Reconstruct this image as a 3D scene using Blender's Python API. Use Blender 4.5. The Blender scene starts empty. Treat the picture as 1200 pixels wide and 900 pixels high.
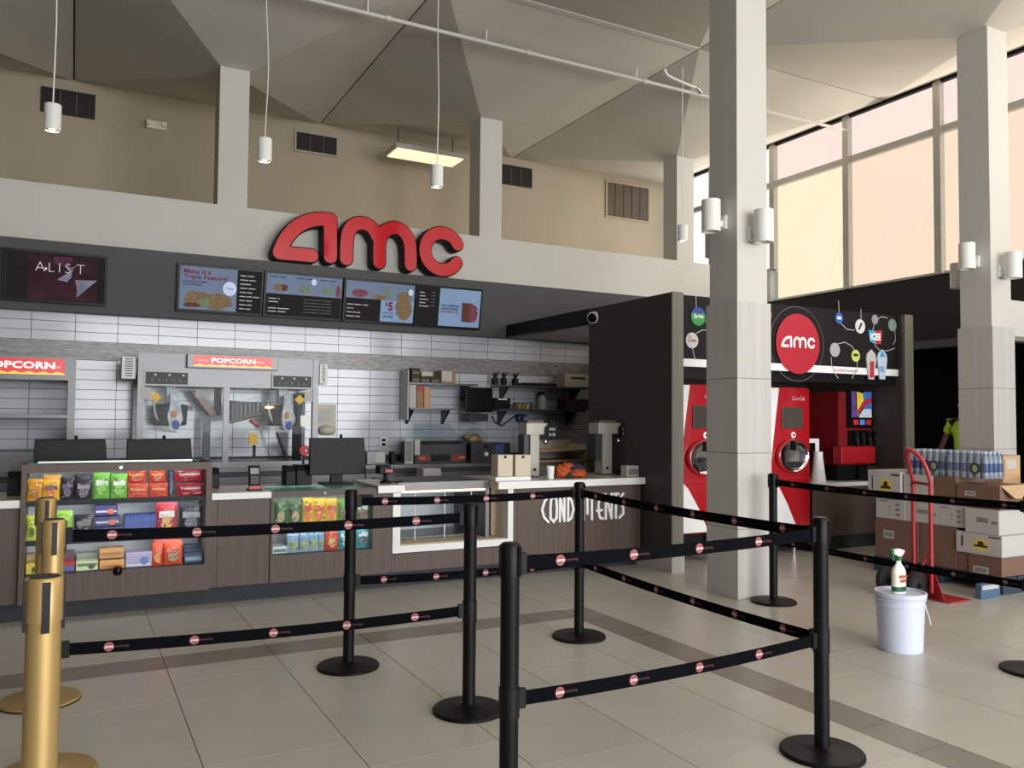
import bpy, bmesh, math, random
from mathutils import Vector, Matrix
random.seed(11)
sc = bpy.context.scene
COL = sc.collection

# ------------------------------------------------------------------ camera
EYE = Vector((0.0, 0.0, 1.44))
ROT = Matrix(((0.88324, -0.02655, -0.46816), (-0.46885, -0.03244, -0.88268), (0.00825, 0.99912, -0.04110)))
FPX = 970.0
cam_data = bpy.data.cameras.new('camera')
cam_data.sensor_fit = 'HORIZONTAL'
cam_data.sensor_width = 36.0
cam_data.lens = FPX / 1200.0 * 36.0
cam_data.clip_start = 0.05
cam_data.clip_end = 200
cam = bpy.data.objects.new('camera', cam_data)
COL.objects.link(cam)
cam.matrix_world = Matrix.Translation(EYE) @ ROT.to_4x4()
sc.camera = cam

# ------------------------------------------------------------------ world, light, exposure
world = bpy.data.worlds.new('world')
sc.world = world
world.use_nodes = True
bg = world.node_tree.nodes['Background']
bg.inputs[0].default_value = (0.95, 0.97, 1.0, 1)
bg.inputs[1].default_value = 1.0

def area_light(name, loc, rot, sx, sy, power, color):
    l = bpy.data.lights.new(name, 'AREA')
    l.shape = 'RECTANGLE'; l.size = sx; l.size_y = sy
    l.energy = power; l.color = color
    o = bpy.data.objects.new(name, l)
    o.location = loc; o.rotation_euler = rot
    COL.objects.link(o)
    return o
# daylight entering through the glazed entrance front behind the viewer and the clerestory
area_light('daylight_entrance', (4.85, -6.55, 2.3), (math.radians(90), 0, 0), 9.7, 3.9, 1340, (0.98, 0.99, 1.0))
area_light('daylight_clerestory', (9.80, 5.6, 4.65), (0, math.radians(90), 0), 2.5, 12.5, 170, (1.0, 0.91, 0.80))
sc.view_settings.view_transform = 'Standard'
sc.view_settings.look = 'None'
sc.view_settings.gamma = 1.0
sc.view_settings.use_curve_mapping = False
sc.view_settings.exposure = 0.0

# ------------------------------------------------------------------ helpers
def at(px, py, Y=None, X=None, Z=None):
    d = ROT @ Vector(((px - 600) / FPX, -(py - 450) / FPX, -1.0))
    if Y is not None: t = Y / d.y
    elif X is not None: t = X / d.x
    else: t = (Z - EYE.z) / d.z
    return EYE + d * t

def lin(c):
    r = []
    for v in c:
        v = v / 255.0
        r.append(v / 12.92 if v <= 0.04045 else ((v + 0.055) / 1.055) ** 2.4)
    return tuple(r) + (1.0,)

MATS = {}
def mat(name, rgb=(128, 128, 128), rough=0.5, metal=0.0, var=0.06, scale=(6, 6, 6), bump=0.0, emit=0.0, rnd=0.0, spec=0.5, coat=0.0):
    if name in MATS: return MATS[name]
    m = bpy.data.materials.new(name); m.use_nodes = True
    nt = m.node_tree; N = nt.nodes; L = nt.links
    b = N['Principled BSDF']
    base = lin(rgb)
    b.inputs['Roughness'].default_value = rough
    b.inputs['Metallic'].default_value = metal
    b.inputs['Specular IOR Level'].default_value = spec
    b.inputs['Coat Weight'].default_value = coat
    tc = N.new('ShaderNodeTexCoord'); mp = N.new('ShaderNodeMapping')
    mp.inputs['Scale'].default_value = scale
    L.new(tc.outputs['Object'], mp.inputs['Vector'])
    nz = N.new('ShaderNodeTexNoise'); nz.inputs['Scale'].default_value = 1.0; nz.inputs['Detail'].default_value = 4.0
    L.new(mp.outputs[0], nz.inputs['Vector'])
    mr = N.new('ShaderNodeMapRange')
    mr.inputs['From Min'].default_value = 0.25; mr.inputs['From Max'].default_value = 0.75
    mr.inputs['To Min'].default_value = 1.0 - var; mr.inputs['To Max'].default_value = 1.0 + var
    L.new(nz.outputs['Fac'], mr.inputs['Value'])
    mul = N.new('ShaderNodeVectorMath'); mul.operation = 'SCALE'
    mul.inputs[0].default_value = base[:3]
    last = mr.outputs[0]
    if rnd:
        oi = N.new('ShaderNodeObjectInfo'); m2 = N.new('ShaderNodeMapRange')
        m2.inputs['To Min'].default_value = 1 - rnd; m2.inputs['To Max'].default_value = 1 + rnd
        L.new(oi.outputs['Random'], m2.inputs['Value'])
        mm = N.new('ShaderNodeMath'); mm.operation = 'MULTIPLY'
        L.new(last, mm.inputs[0]); L.new(m2.outputs[0], mm.inputs[1]); last = mm.outputs[0]
    L.new(last, mul.inputs['Scale'])
    L.new(mul.outputs[0], b.inputs['Base Color'])
    if emit:
        L.new(mul.outputs[0], b.inputs['Emission Color'])
        b.inputs['Emission Strength'].default_value = emit
    if bump:
        bp = N.new('ShaderNodeBump'); bp.inputs['Strength'].default_value = bump; bp.inputs['Distance'].default_value = 0.01
        L.new(nz.outputs['Fac'], bp.inputs['Height']); L.new(bp.outputs[0], b.inputs['Normal'])
    MATS[name] = m
    return m

def glass(name, tint=(249, 251, 251), refl=0.003, rough=0.02):
    if name in MATS: return MATS[name]
    m = bpy.data.materials.new(name); m.use_nodes = True
    nt = m.node_tree; N = nt.nodes; L = nt.links
    N.remove(N['Principled BSDF'])
    t = N.new('ShaderNodeBsdfTransparent'); t.inputs[0].default_value = lin(tint)
    g = N.new('ShaderNodeBsdfGlossy'); g.inputs['Roughness'].default_value = rough
    lw = N.new('ShaderNodeLayerWeight'); lw.inputs['Blend'].default_value = 0.25
    mr = N.new('ShaderNodeMapRange'); mr.inputs['To Min'].default_value = refl; mr.inputs['To Max'].default_value = min(1, refl + 0.05)
    L.new(lw.outputs['Fresnel'], mr.inputs['Value'])
    mx = N.new('ShaderNodeMixShader')
    L.new(mr.outputs[0], mx.inputs[0]); L.new(t.outputs[0], mx.inputs[1]); L.new(g.outputs[0], mx.inputs[2])
    L.new(mx.outputs[0], N['Material Output'].inputs['Surface'])
    MATS[name] = m
    return m

def tag(o, label=None, cat=None, group=None, kind=None):
    if label: o['label'] = label
    if cat: o['category'] = cat
    if group: o['group'] = group
    if kind: o['kind'] = kind
    return o

def thing(name, label, cat, loc=(0, 0, 0), group=None, rz=0.0):
    o = bpy.data.objects.new(name, None)
    o.empty_display_size = 0.1
    COL.objects.link(o); o.location = loc; o.rotation_euler = (0, 0, rz)
    return tag(o, label, cat, group)

def copy_tree(o, parent=None):
    c = o.copy(); COL.objects.link(c)
    if parent: c.parent = parent
    for ch in list(o.children): copy_tree(ch, c)
    return c

def world_loc(o):
    p = Vector((0, 0, 0))
    while o is not None:
        p = p + Vector(o.location); o = o.parent
    return p

class MB:
    def __init__(s): s.v = []; s.f = []
    def add(s, vs, fs):
        n = len(s.v); s.v += [tuple(p) for p in vs]; s.f += [tuple(i + n for i in q) for q in fs]; return s
    def box(s, x0, x1, y0, y1, z0, z1):
        vs = [(x, y, z) for x in (x0, x1) for y in (y0, y1) for z in (z0, z1)]
        return s.add(vs, [(0, 1, 3, 2), (4, 6, 7, 5), (0, 4, 5, 1), (2, 3, 7, 6), (0, 2, 6, 4), (1, 5, 7, 3)])
    def quad(s, a, b, c, d): return s.add([a, b, c, d], [(0, 1, 2, 3)])
    def hexa(s, lo, hi):   # two loops of n points joined
        n = len(lo)
        fs = [tuple(range(n))[::-1], tuple(range(n, 2 * n))]
        for i in range(n): fs.append((i, (i + 1) % n, n + (i + 1) % n, n + i))
        return s.add(list(lo) + list(hi), fs)
    def cyl(s, a, b, r0, r1=None, n=16):
        a = Vector(a); b = Vector(b); r1 = r0 if r1 is None else r1
        d = (b - a).normalized()
        u = d.orthogonal().normalized(); w = d.cross(u)
        lo = [a + (u * math.cos(t) + w * math.sin(t)) * r0 for t in [2 * math.pi * i / n for i in range(n)]]
        hi = [b + (u * math.cos(t) + w * math.sin(t)) * r1 for t in [2 * math.pi * i / n for i in range(n)]]
        return s.hexa(lo, hi)
    def lathe(s, prof, c=(0, 0, 0), n=24, closed=False):
        vs = []; fs = []; m = len(prof)
        for r, z in prof:
            for i in range(n):
                t = 2 * math.pi * i / n
                vs.append((c[0] + r * math.cos(t), c[1] + r * math.sin(t), c[2] + z))
        for j in range(m - 1):
            for i in range(n):
                fs.append((j * n + i, j * n + (i + 1) % n, (j + 1) * n + (i + 1) % n, (j + 1) * n + i))
        if not closed:
            fs.append(tuple(range(n))[::-1]); fs.append(tuple((m - 1) * n + i for i in range(n)))
        return s.add(vs, fs)
    def tube(s, path, r, n=8, radii=None):
        path = [Vector(p) for p in path]; rings = []
        up = None
        for i, p in enumerate(path):
            d = (path[min(i + 1, len(path) - 1)] - path[max(i - 1, 0)]).normalized()
            if up is None: up = d.orthogonal().normalized()
            up = (up - d * up.dot(d)).normalized(); w = d.cross(up)
            rr = radii[i] if radii else r
            rings.append([p + (up * math.cos(t) + w * math.sin(t)) * rr for t in [2 * math.pi * k / n for k in range(n)]])
        vs = [q for g in rings for q in g]; fs = []
        for j in range(len(rings) - 1):
            for i in range(n): fs.append((j * n + i, j * n + (i + 1) % n, (j + 1) * n + (i + 1) % n, (j + 1) * n + i))
        fs.append(tuple(range(n))[::-1]); fs.append(tuple((len(rings) - 1) * n + i for i in range(n)))
        return s.add(vs, fs)
    def prism_xz(s, poly, y0, y1):
        return s.hexa([(x, y0, z) for x, z in poly], [(x, y1, z) for x, z in poly])
    def prism_yz(s, poly, x0, x1):
        return s.hexa([(x0, y, z) for y, z in poly], [(x1, y, z) for y, z in poly])
    def sphere(s, c, rx, ry, rz, n=12, m=8):
        prof = []
        vs = []; fs = []
        for j in range(1, m):
            a = math.pi * j / m
            for i in range(n):
                t = 2 * math.pi * i / n
                vs.append((c[0] + rx * math.sin(a) * math.cos(t), c[1] + ry * math.sin(a) * math.sin(t), c[2] - rz * math.cos(a)))
        vs.append((c[0], c[1], c[2] - rz)); vs.append((c[0], c[1], c[2] + rz))
        b = len(vs) - 2
        for j in range(m - 2):
            for i in range(n): fs.append((j * n + i, j * n + (i + 1) % n, (j + 1) * n + (i + 1) % n, (j + 1) * n + i))
        for i in range(n):
            fs.append((b, (i + 1) % n, i)); fs.append((b + 1, (m - 2) * n + i, (m - 2) * n + (i + 1) % n))
        return s.add(vs, fs)
    def build(s, name, m, parent=None, world=True, smooth=None, bevel=0.0, label=None, fix=True):
        off = world_loc(parent) if (parent is not None and world) else Vector((0, 0, 0))
        me = bpy.data.meshes.new(name)
        me.from_pydata([tuple(Vector(p) - off) for p in s.v], [], s.f)
        if fix:
            bm = bmesh.new(); bm.from_mesh(me)
            bmesh.ops.recalc_face_normals(bm, faces=bm.faces[:])
            bm.to_mesh(me); bm.free()
        me.materials.append(m if not isinstance(m, str) else MATS[m])
        if smooth:
            me.shade_smooth(); me.set_sharp_from_angle(angle=math.radians(smooth))
        o = bpy.data.objects.new(name, me); COL.objects.link(o)
        if parent is not None: o.parent = parent
        if bevel:
            bv = o.modifiers.new('bevel', 'BEVEL'); bv.width = bevel; bv.segments = 2; bv.limit_method = 'ANGLE'
        if label: o['label'] = label
        return o

def box(name, m, parent, x0, x1, y0, y1, z0, z1, bevel=0.0, label=None, world=True):
    return MB().box(x0, x1, y0, y1, z0, z1).build(name, m, parent, world, bevel=bevel, label=label)

def struct(o):
    o['kind'] = 'structure'; return o

# ---- lettering
_TXT = {}
def text_mesh(s, bold=0.0):
    k = (s, bold)
    if k in _TXT: return _TXT[k]
    cu = bpy.data.curves.new('t', 'FONT'); cu.body = s; cu.size = 1.0; cu.resolution_u = 2; cu.offset = bold
    o = bpy.data.objects.new('t', cu); COL.objects.link(o)
    dg = bpy.context.evaluated_depsgraph_get()
    me = bpy.data.meshes.new_from_object(o.evaluated_get(dg))
    vs = [(v.co.x, v.co.y) for v in me.vertices]; fs = [tuple(p.vertices) for p in me.polygons]
    bpy.data.objects.remove(o); bpy.data.curves.remove(cu); bpy.data.meshes.remove(me)
    xs = [a for a, b in vs] or [0]; ys = [b for a, b in vs] or [0]
    r = (vs, fs, min(xs), max(xs), min(ys), max(ys))
    _TXT[k] = r
    return r

class Frame:
    """flat face: origin o, unit right u, unit up w; n points at the viewer"""
    def __init__(s, o, u=(1, 0, 0), w=(0, 0, 1)):
        s.o = Vector(o); s.u = Vector(u).normalized(); s.w = Vector(w).normalized(); s.n = s.u.cross(s.w)
    def p(s, a, b, d=0.0): return s.o + s.u * a + s.w * b + s.n * d
    def rect(s, mb, a0, a1, b0, b1, d): mb.quad(s.p(a0, b0, d), s.p(a1, b0, d), s.p(a1, b1, d), s.p(a0, b1, d)); return mb
    def slab(s, mb, a0, a1, b0, b1, d0, d1):
        q = lambda d: [s.p(a0, b0, d), s.p(a1, b0, d), s.p(a1, b1, d), s.p(a0, b1, d)]
        mb.hexa(q(d0), q(d1)); return mb
    def disc(s, mb, a, b, ra, rb, d, n=20):
        k = [s.p(a + ra * math.cos(2 * math.pi * i / n), b + rb * math.sin(2 * math.pi * i / n), d) for i in range(n)]
        mb.add(k, [tuple(range(n))]); return mb
    def poly(s, mb, pts, d): mb.add([s.p(a, b, d) for a, b in pts], [tuple(range(len(pts)))]); return mb
    def plate(s, mb, pts, d0, d1): mb.hexa([s.p(a, b, d0) for a, b in pts], [s.p(a, b, d1) for a, b in pts]); return mb
    def text(s, mb, txt, a, b, h, d, width=None, align='l', bold=0.0, slant=0.0):
        vs, fs, x0, x1, y0, y1 = text_mesh(txt, bold)
        if not vs: return mb
        k = h / 0.72; kx = k
        if width: kx = width / max(x1 - x0, 1e-6)
        W = (x1 - x0) * kx
        sh = {'l': 0, 'c': -W / 2, 'r': -W}[align]
        mb.add([s.p(a + sh + (x - x0) * kx + slant * y * k, b + y * k, d) for x, y in vs], fs); return mb

def stroke(pts, hw, cap=6, closed=False):
    """outline polygon of a thick polyline with round ends"""
    P = [Vector((a, b)) for a, b in pts]; n = len(P); Lf = []; Rt = []
    for i in range(n):
        d0 = (P[i] - P[i - 1]).normalized() if i else None
        d1 = (P[i + 1] - P[i]).normalized() if i < n - 1 else None
        if d0 is None: d0 = d1
        if d1 is None: d1 = d0
        nn = Vector((-d0.y, d0.x)) + Vector((-d1.y, d1.x))
        if nn.length < 1e-6: nn = Vector((-d0.y, d0.x))
        nn.normalize()
        c = max(0.45, nn.dot(Vector((-d0.y, d0.x))))
        Lf.append(P[i] + nn * hw / c); Rt.append(P[i] - nn * hw / c)
    def arc(c, d, a0):
        base = math.atan2(d.y, d.x)
        return [c + Vector((math.cos(base + a0 - math.pi * k / cap), math.sin(base + a0 - math.pi * k / cap))) * hw for k in range(1, cap)]
    dE = (P[-1] - P[-2]).normalized(); dS = (P[0] - P[1]).normalized()
    out = Lf + (arc(P[-1], dE, math.pi / 2) if cap else []) + Rt[::-1] + (arc(P[0], dS, math.pi / 2) if cap else [])
    return [(q.x, q.y) for q in out]

def amc_strokes():
    """the cinema's three-letter mark as centre lines, unit height"""
    a = [(0.10, 0.10), (0.14, 0.28), (0.27, 0.52), (0.46, 0.73), (0.70, 0.86), (0.94, 0.90), (1.18, 0.90)]
    a0 = [(0.80, 0.10), (0.10, 0.10)]; a1 = [(1.18, 0.90), (1.18, 0.10)]
    m1 = [(1.58, 0.10), (1.58, 0.50), (1.64, 0.70), (1.78, 0.84), (1.97, 0.89), (2.15, 0.84), (2.25, 0.72)]
    m2 = [(2.31, 0.10), (2.31, 0.52), (2.36, 0.70), (2.50, 0.84), (2.68, 0.89), (2.86, 0.84), (2.98, 0.70), (3.03, 0.52), (3.03, 0.10)]
    c = [(3.78 + 0.40 * math.cos(t), 0.50 + 0.40 * math.sin(t)) for t in [math.radians(35 + 290 * k / 16) for k in range(17)]]
    return [a, a0, a1, m1, m2, c]

def amc_mark(fr, mb, a, b, h, d, hw=0.11):
    for st in amc_strokes():
        fr.poly(mb, [(a + x * h, b + y * h) for x, y in stroke(st, hw)], d); d += 0.0005
    return mb

# ------------------------------------------------------------------ materials of the place
mat('plaster_white', (200, 198, 190), 0.75, var=0.03, scale=(2, 2, 2))
mat('plaster_beige', (172, 160, 138), 0.8, var=0.04, scale=(1.5, 1.5, 1.5))
mat('ceiling_paint', (192, 187, 175), 0.85, var=0.05, scale=(1.2, 1.2, 1.2))
mat('column_paint', (196, 194, 186), 0.6, var=0.03, scale=(2, 2, 2))
mat('column_cladding', (188, 186, 181), 0.4, var=0.07, scale=(30, 30, 0.8))
mat('soffit_dark', (76, 77, 78), 0.7, var=0.06, scale=(3, 3, 3))
mat('partition_dark', (58, 53, 50), 0.6, var=0.05, scale=(20, 20, 1))
mat('partition_end', (132, 128, 118), 0.5, var=0.08, scale=(60, 60, 1))
mat('black_paint', (26, 24, 23), 0.7, var=0.1)
mat('black_gloss', (9, 9, 10), 0.35, var=0.05, spec=0.25)
mat('black_satin', (14, 14, 15), 0.5, var=0.08, spec=0.25)
mat('joint_black', (30, 27, 24), 0.8, var=0.05)
mat('floor_tile', (188, 184, 174), 0.30, var=0.06, scale=(1.5, 9, 6), rnd=0.035)
mat('floor_band', (134, 126, 115), 0.34, var=0.10, scale=(4, 8, 6), rnd=0.06)
mat('grout', (138, 134, 126), 0.9, var=0.1)
mat('wall_tile', (198, 203, 210), 0.14, var=0.03, scale=(8, 8, 30), rnd=0.03)
mat('wall_grout', (70, 72, 76), 0.9)
mat('mosaic', (150, 150, 150), 0.3, var=0.38, scale=(14, 14, 75))
mat('wood_laminate', (88, 73, 64), 0.5, var=0.22, scale=(55, 55, 1.6))
mat('kick', (50, 54, 59), 0.55, var=0.08, spec=0.25)
mat('worktop_white', (236, 236, 234), 0.3, var=0.03)
mat('worktop_top_reflection', (206, 198, 185), 0.3, var=0.08, scale=(20, 20, 20))  # top of the white worktop; tan reflection is put into its colour
mat('stainless', (108, 108, 109), 0.40, 0.8, var=0.06, scale=(3, 3, 60))
mat('chrome', (225, 225, 228), 0.08, 1.0, var=0.02)
mat('steel_dark', (66, 67, 70), 0.42, 0.6, var=0.08)
mat('aluminium', (190, 188, 182), 0.35, 0.6, var=0.04)
mat('white_plastic', (236, 238, 238), 0.4, var=0.02)
mat('white_paint', (228, 228, 224), 0.5, var=0.02)
mat('red_gloss', (176, 26, 36), 0.16, var=0.05, coat=0.4)
mat('cardboard', (158, 124, 92), 0.8, var=0.08, scale=(8, 8, 30))
mat('cardboard_light', (190, 158, 122), 0.8, var=0.08, scale=(8, 8, 30))
mat('carton_white', (188, 186, 182), 0.6, var=0.04)
mat('gold', (188, 158, 102), 0.42, 0.55, var=0.05, scale=(20, 20, 2))
mat('print_dark', (48, 46, 46), 0.6)
mat('print_grey', (130, 130, 130), 0.6)
mat('print_white', (240, 240, 240), 0.5)
mat('print_red', (190, 40, 48), 0.5)
GLASS = glass('clear_glass')
# ================================================================== SETTING
# ---- floor: grout bed with laid tiles
floor = struct(MB().box(-8.45, 13.2, -6.9, 12.4, -0.12, -0.006).build('floor', MATS['grout']))
_tile = {}
def lay(parent, x0, x1, y0, y1, m, name='tile', zt=0.0, th=0.02):
    k = (round(x1 - x0, 3), round(y1 - y0, 3), m, th)
    g = 0.0022
    if k not in _tile:
        w, h = k[0], k[1]
        o = MB().box(g, w - g, g, h - g, -th, 0).build(name, MATS[m], parent, world=False)
        _tile[k] = o.data
    else:
        o = bpy.data.objects.new(name, _tile[k]); COL.objects.link(o); o.parent = parent
    o.location = (x0, y0, zt)
    return o
def lay_column(x0, x1, ylo, yhi, yj, m='floor_tile', pitch=1.21):
    y = yj - pitch * math.ceil((yj - ylo) / pitch)
    while y < yhi - 0.02:
        a, b = max(y, ylo), min(y + pitch, yhi)
        if b - a > 0.02: lay(floor, x0, x1, a, b, m)
        y += pitch
JY = [3.635, 3.332, 3.03, 3.03]
BX0, BX1, BY0, BY1 = 3.262, 3.502, 5.125, 5.395
TX = 0.605
for k in range(-3, 5):
    x0 = 0.512 + TX * k; x1 = min(x0 + TX, BX0)
    yj = JY[k % 4] if k >= 0 else 3.03 + 0.303 * (-k % 4)
    lay_column(x0, x1, 0.3, BY0, yj)
    lay_column(x0, x1, BY1, 6.95, yj + 2.42 - 0.3 * (k % 2))
    lay(floor, x0, x1, BY0, BY1, 'floor_band')
lay_column(BX0, BX1, BY1, 6.95, 5.1)
y = 2.72 - 0.3 * 7
while y < BY1 - 0.01:
    lay(floor, BX0, BX1, y, min(y + 0.298, BY1), 'floor_band'); y += 0.298
for k in range(0, 11):
    x0 = BX1 + TX * k + 0.02 * (k > 0)
    x1 = BX1 + TX * (k + 1) + 0.02
    lay_column(x0, x1, 0.3, 7.6, 3.33 + 0.303 * (k % 4))

# ---- tiled back wall of the stand
TY = 9.75
wall_back = struct(MB().box(-1.75, 6.85, TY + 0.012, TY + 0.17, 0, 3.0).build('wall_back', MATS['wall_grout']))
_wt = {}
def wall_tile(x0, x1, z0, z1):
    k = (round(x1 - x0, 3), round(z1 - z0, 3)); g = 0.0028
    if k not in _wt:
        o = MB().box(g, k[0] - g, 0, 0.012, g, k[1] - g).build('tile', MATS['wall_tile'], wall_back, world=False, bevel=0.0); _wt[k] = o.data
    else:
        o = bpy.data.objects.new('tile', _wt[k]); COL.objects.link(o); o.parent = wall_back
    o.location = (x0, TY + random.uniform(-0.0012, 0.0012), z0)
for k in range(-4, 17):
    x0 = 0.005 + 0.4 * k
    for z0, z1 in ((2.205, 2.305), (2.305, 2.405), (2.405, 2.505)): wall_tile(x0, x0 + 0.4, z0, z1)
    for r in range(0, 10):
        z1 = 2.012 - 0.1035 * r
        wall_tile(x0, x0 + 0.4, z1 - 0.1035, z1)
mm = MB()
z = 2.014; row = 0
while z < 2.2:
    x = -1.6 - 0.13 * (row % 3) * 0.5
    while x < 6.8:
        w = random.choice((0.10, 0.15, 0.15, 0.2, 0.3)); 
        mm.box(x + 0.001, x + w - 0.001, TY - random.uniform(0, 0.008), TY + 0.012, z + 0.001, z + 0.0145)
        x += w
    z += 0.0158; row += 1
o = mm.build('mosaic_strip', MATS['mosaic'], wall_back, fix=False); o['kind'] = 'stuff'; o['label'] = 'band of thin stacked grey glass and stone mosaic strips'

# ---- slanted dark soffit that carries the screens
SFB = Vector((0, 9.62, 2.493)); SFT = Vector((0, 9.50, 3.19))
struct(MB().prism_yz([(SFB.y, SFB.z), (SFT.y, SFT.z), (9.92, SFT.z), (9.92, SFB.z)], -8.4, 8.6).build('trim_1', MATS['soffit_dark']))
# ---- white fascia with ledge above the soffit
struct(MB().box(-8.45, 9.93, 9.93, 10.03, 2.45, 3.87).build('trim_2', MATS['plaster_white']))
struct(MB().box(-8.45, 9.93, 10.03, 12.5, 3.70, 3.865).build('trim_3', MATS['plaster_white']))
# ---- upper back wall
wall_upper = struct(MB().box(-8.45, 10.1, 12.5, 12.65, 3.6, 5.97).build('wall_upper', MATS['plaster_beige']))
struct(MB().box(-8.6, -8.45, -6.9, 12.6, 0, 5.97).build('wall_left', MATS['soffit_dark']))

# ---- ceiling of inverted pyramids
ceiling = struct(MB().box(-8.6, 10.1, -7.0, 12.65, 5.955, 6.05).build('ceiling', MATS['joint_black']))
SX, SY, CZ, EZ = 3.35, 4.86, 5.49, 5.935
def umbrella(cx, cy):
    g = 0.010; h = 0.165
    x0, x1, y0, y1 = cx - SX / 2 + g, cx + SX / 2 - g, cy - SY / 2 + g, cy + SY / 2 - g
    y1 = min(y1, 12.5); x1 = min(x1, 9.945)
    lo = [(cx - h, cy - h, CZ), (cx + h, cy - h, CZ), (cx + h, cy + h, CZ), (cx - h, cy + h, CZ)]
    mid = [(x0, y0, EZ), (x1, y0, EZ), (x1, y1, EZ), (x0, y1, EZ)]
    top = [(a, b, EZ + 0.02) for a, b, c in mid]
    m = MB()
    m.add(lo + mid + top, [(0, 3, 2, 1)] + [(i, (i + 1) % 4, 4 + (i + 1) % 4, 4 + i) for i in range(4)] +
          [(4 + i, 4 + (i + 1) % 4, 8 + (i + 1) % 4, 8 + i) for i in range(4)] + [(8, 9, 10, 11)])
    m.build('ceiling_panel', MATS['ceiling_paint'], ceiling)
def flat_panel(cx, cy):
    g = 0.01
    MB().box(cx - SX / 2 + g, min(cx + SX / 2 - g, 9.945), cy - SY / 2 + g, cy + SY / 2 - g, EZ, EZ + 0.02).build('ceiling_panel', MATS['ceiling_paint'], ceiling)
for i in range(-3, 3):
    for j in range(-2, 2):
        cx, cy = 1.575 + SX * i, 5.24 + SY * j
        if (j == 1 and i >= -1) or (j == 0 and i in (1, 2)): umbrella(cx, cy)
        else: flat_panel(cx, cy)
MB().box(3.27, 6.56, 7.63, 7.71, EZ - 0.02, EZ).build('joint_cover', MATS['plaster_white'], ceiling)

# ---- columns
def column(cx, cy, z0, label, clad=True, group=None):
    t = thing('column', label, 'column', (cx, cy, z0), group)
    h = 0.165
    box('shaft', MATS['column_paint'], t, cx - h, cx + h, cy - h, cy + h, z0 + (2.40 if clad else 0), CZ + 0.01)
    if clad:
        c = 0.185; zs = [0.0, 0.56, 1.17, 1.78, 2.41]
        for k in range(4):
            for (a, b, e, f) in ((cx - c, cx - c + 0.02, cy - c, cy + c), (cx - c + 0.02, cx + c, cy - c, cy - c + 0.02), (cx + c - 0.02, cx + c, cy - c + 0.02, cy + c), (cx - c + 0.02, cx + c - 0.02, cy + c - 0.02, cy + c)):
                box('cladding_panel', MATS['column_cladding'], t, a, b, e, f, zs[k] + 0.002 + z0, zs[k + 1] - 0.002 + z0)
        box('core', MATS['grout'], t, cx - c + 0.02, cx + c - 0.02, cy - c + 0.02, cy + c - 0.02, z0, 2.405)
    return t
MX, MY, RX = 4.93, 5.24, 8.32
column(MX, MY, 0, 'square white column clad in stone tile in front of the soda machines')
column(RX, MY, 0, 'square white column clad in stone tile behind the stacked boxes')
for k, (cx, lb) in enumerate(((-1.78, 'white square pillar on the ledge outside the left edge'), (1.575, 'white square pillar on the ledge left of the red sign letters'), (4.92, 'white square pillar on the ledge right of the red sign letters'), (8.27, 'white square pillar on the ledge next to the far white window'))):
    if k: column(cx, 9.93 + 0.166, 3.865, lb, False, 'pillars on the ledge')

# ---- clerestory wall on the right with framed panes
WX = 9.95
wall_right = struct(MB().box(WX, WX + 0.15, -6.9, 12.5, 2.51, 3.36).box(WX, WX + 0.15, -6.9, 4.9, 0, 2.51).box(WX, WX + 0.15, 9.4, 12.5, 0, 2.51).box(WX, WX + 0.15, 9.95, 12.5, 3.36, 3.87).build('wall_right', MATS['black_paint']))
struct(MB().box(WX - 0.03, WX + 0.15, 4.9, 9.4, 2.41, 2.51).build('trim_4', MATS['soffit_dark']))
def pane_mat(name, rgb, st):
    m = bpy.data.materials.new(name); m.use_nodes = True; MATS[name] = m
    nt = m.node_tree; N = nt.nodes; L = nt.links; N.remove(N['Principled BSDF'])
    tc = N.new('ShaderNodeTexCoord'); nz = N.new('ShaderNodeTexNoise'); nz.inputs['Scale'].default_value = 0.9; nz.inputs['Detail'].default_value = 3
    L.new(tc.outputs['Object'], nz.inputs['Vector'])
    mr = N.new('ShaderNodeMapRange'); mr.inputs['To Min'].default_value = st * 0.97; mr.inputs['To Max'].default_value = st * 1.03
    L.new(nz.outputs['Fac'], mr.inputs['Value'])
    e = N.new('ShaderNodeEmission'); e.inputs[0].default_value = lin(rgb); L.new(mr.outputs[0], e.inputs[1])
    L.new(e.outputs[0], N['Material Output'].inputs['Surface'])
    return m
P_UP = pane_mat('pane_pink', (254, 234, 223), 1.0)
P_LO = pane_mat('pane_peach', (254, 228, 202), 1.0)
P_YE = pane_mat('pane_cream', (255, 243, 210), 1.0)
P_WH = pane_mat('pane_white', (255, 255, 252), 1.3)
CRACK = mat('pane_vein', (228, 202, 178), 0.7, emit=0.62)
ym = [12.48, 11.21, 9.76, 8.31, 6.86, 5.41, 3.96, 2.51, 1.06, -0.39, -1.84]
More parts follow.
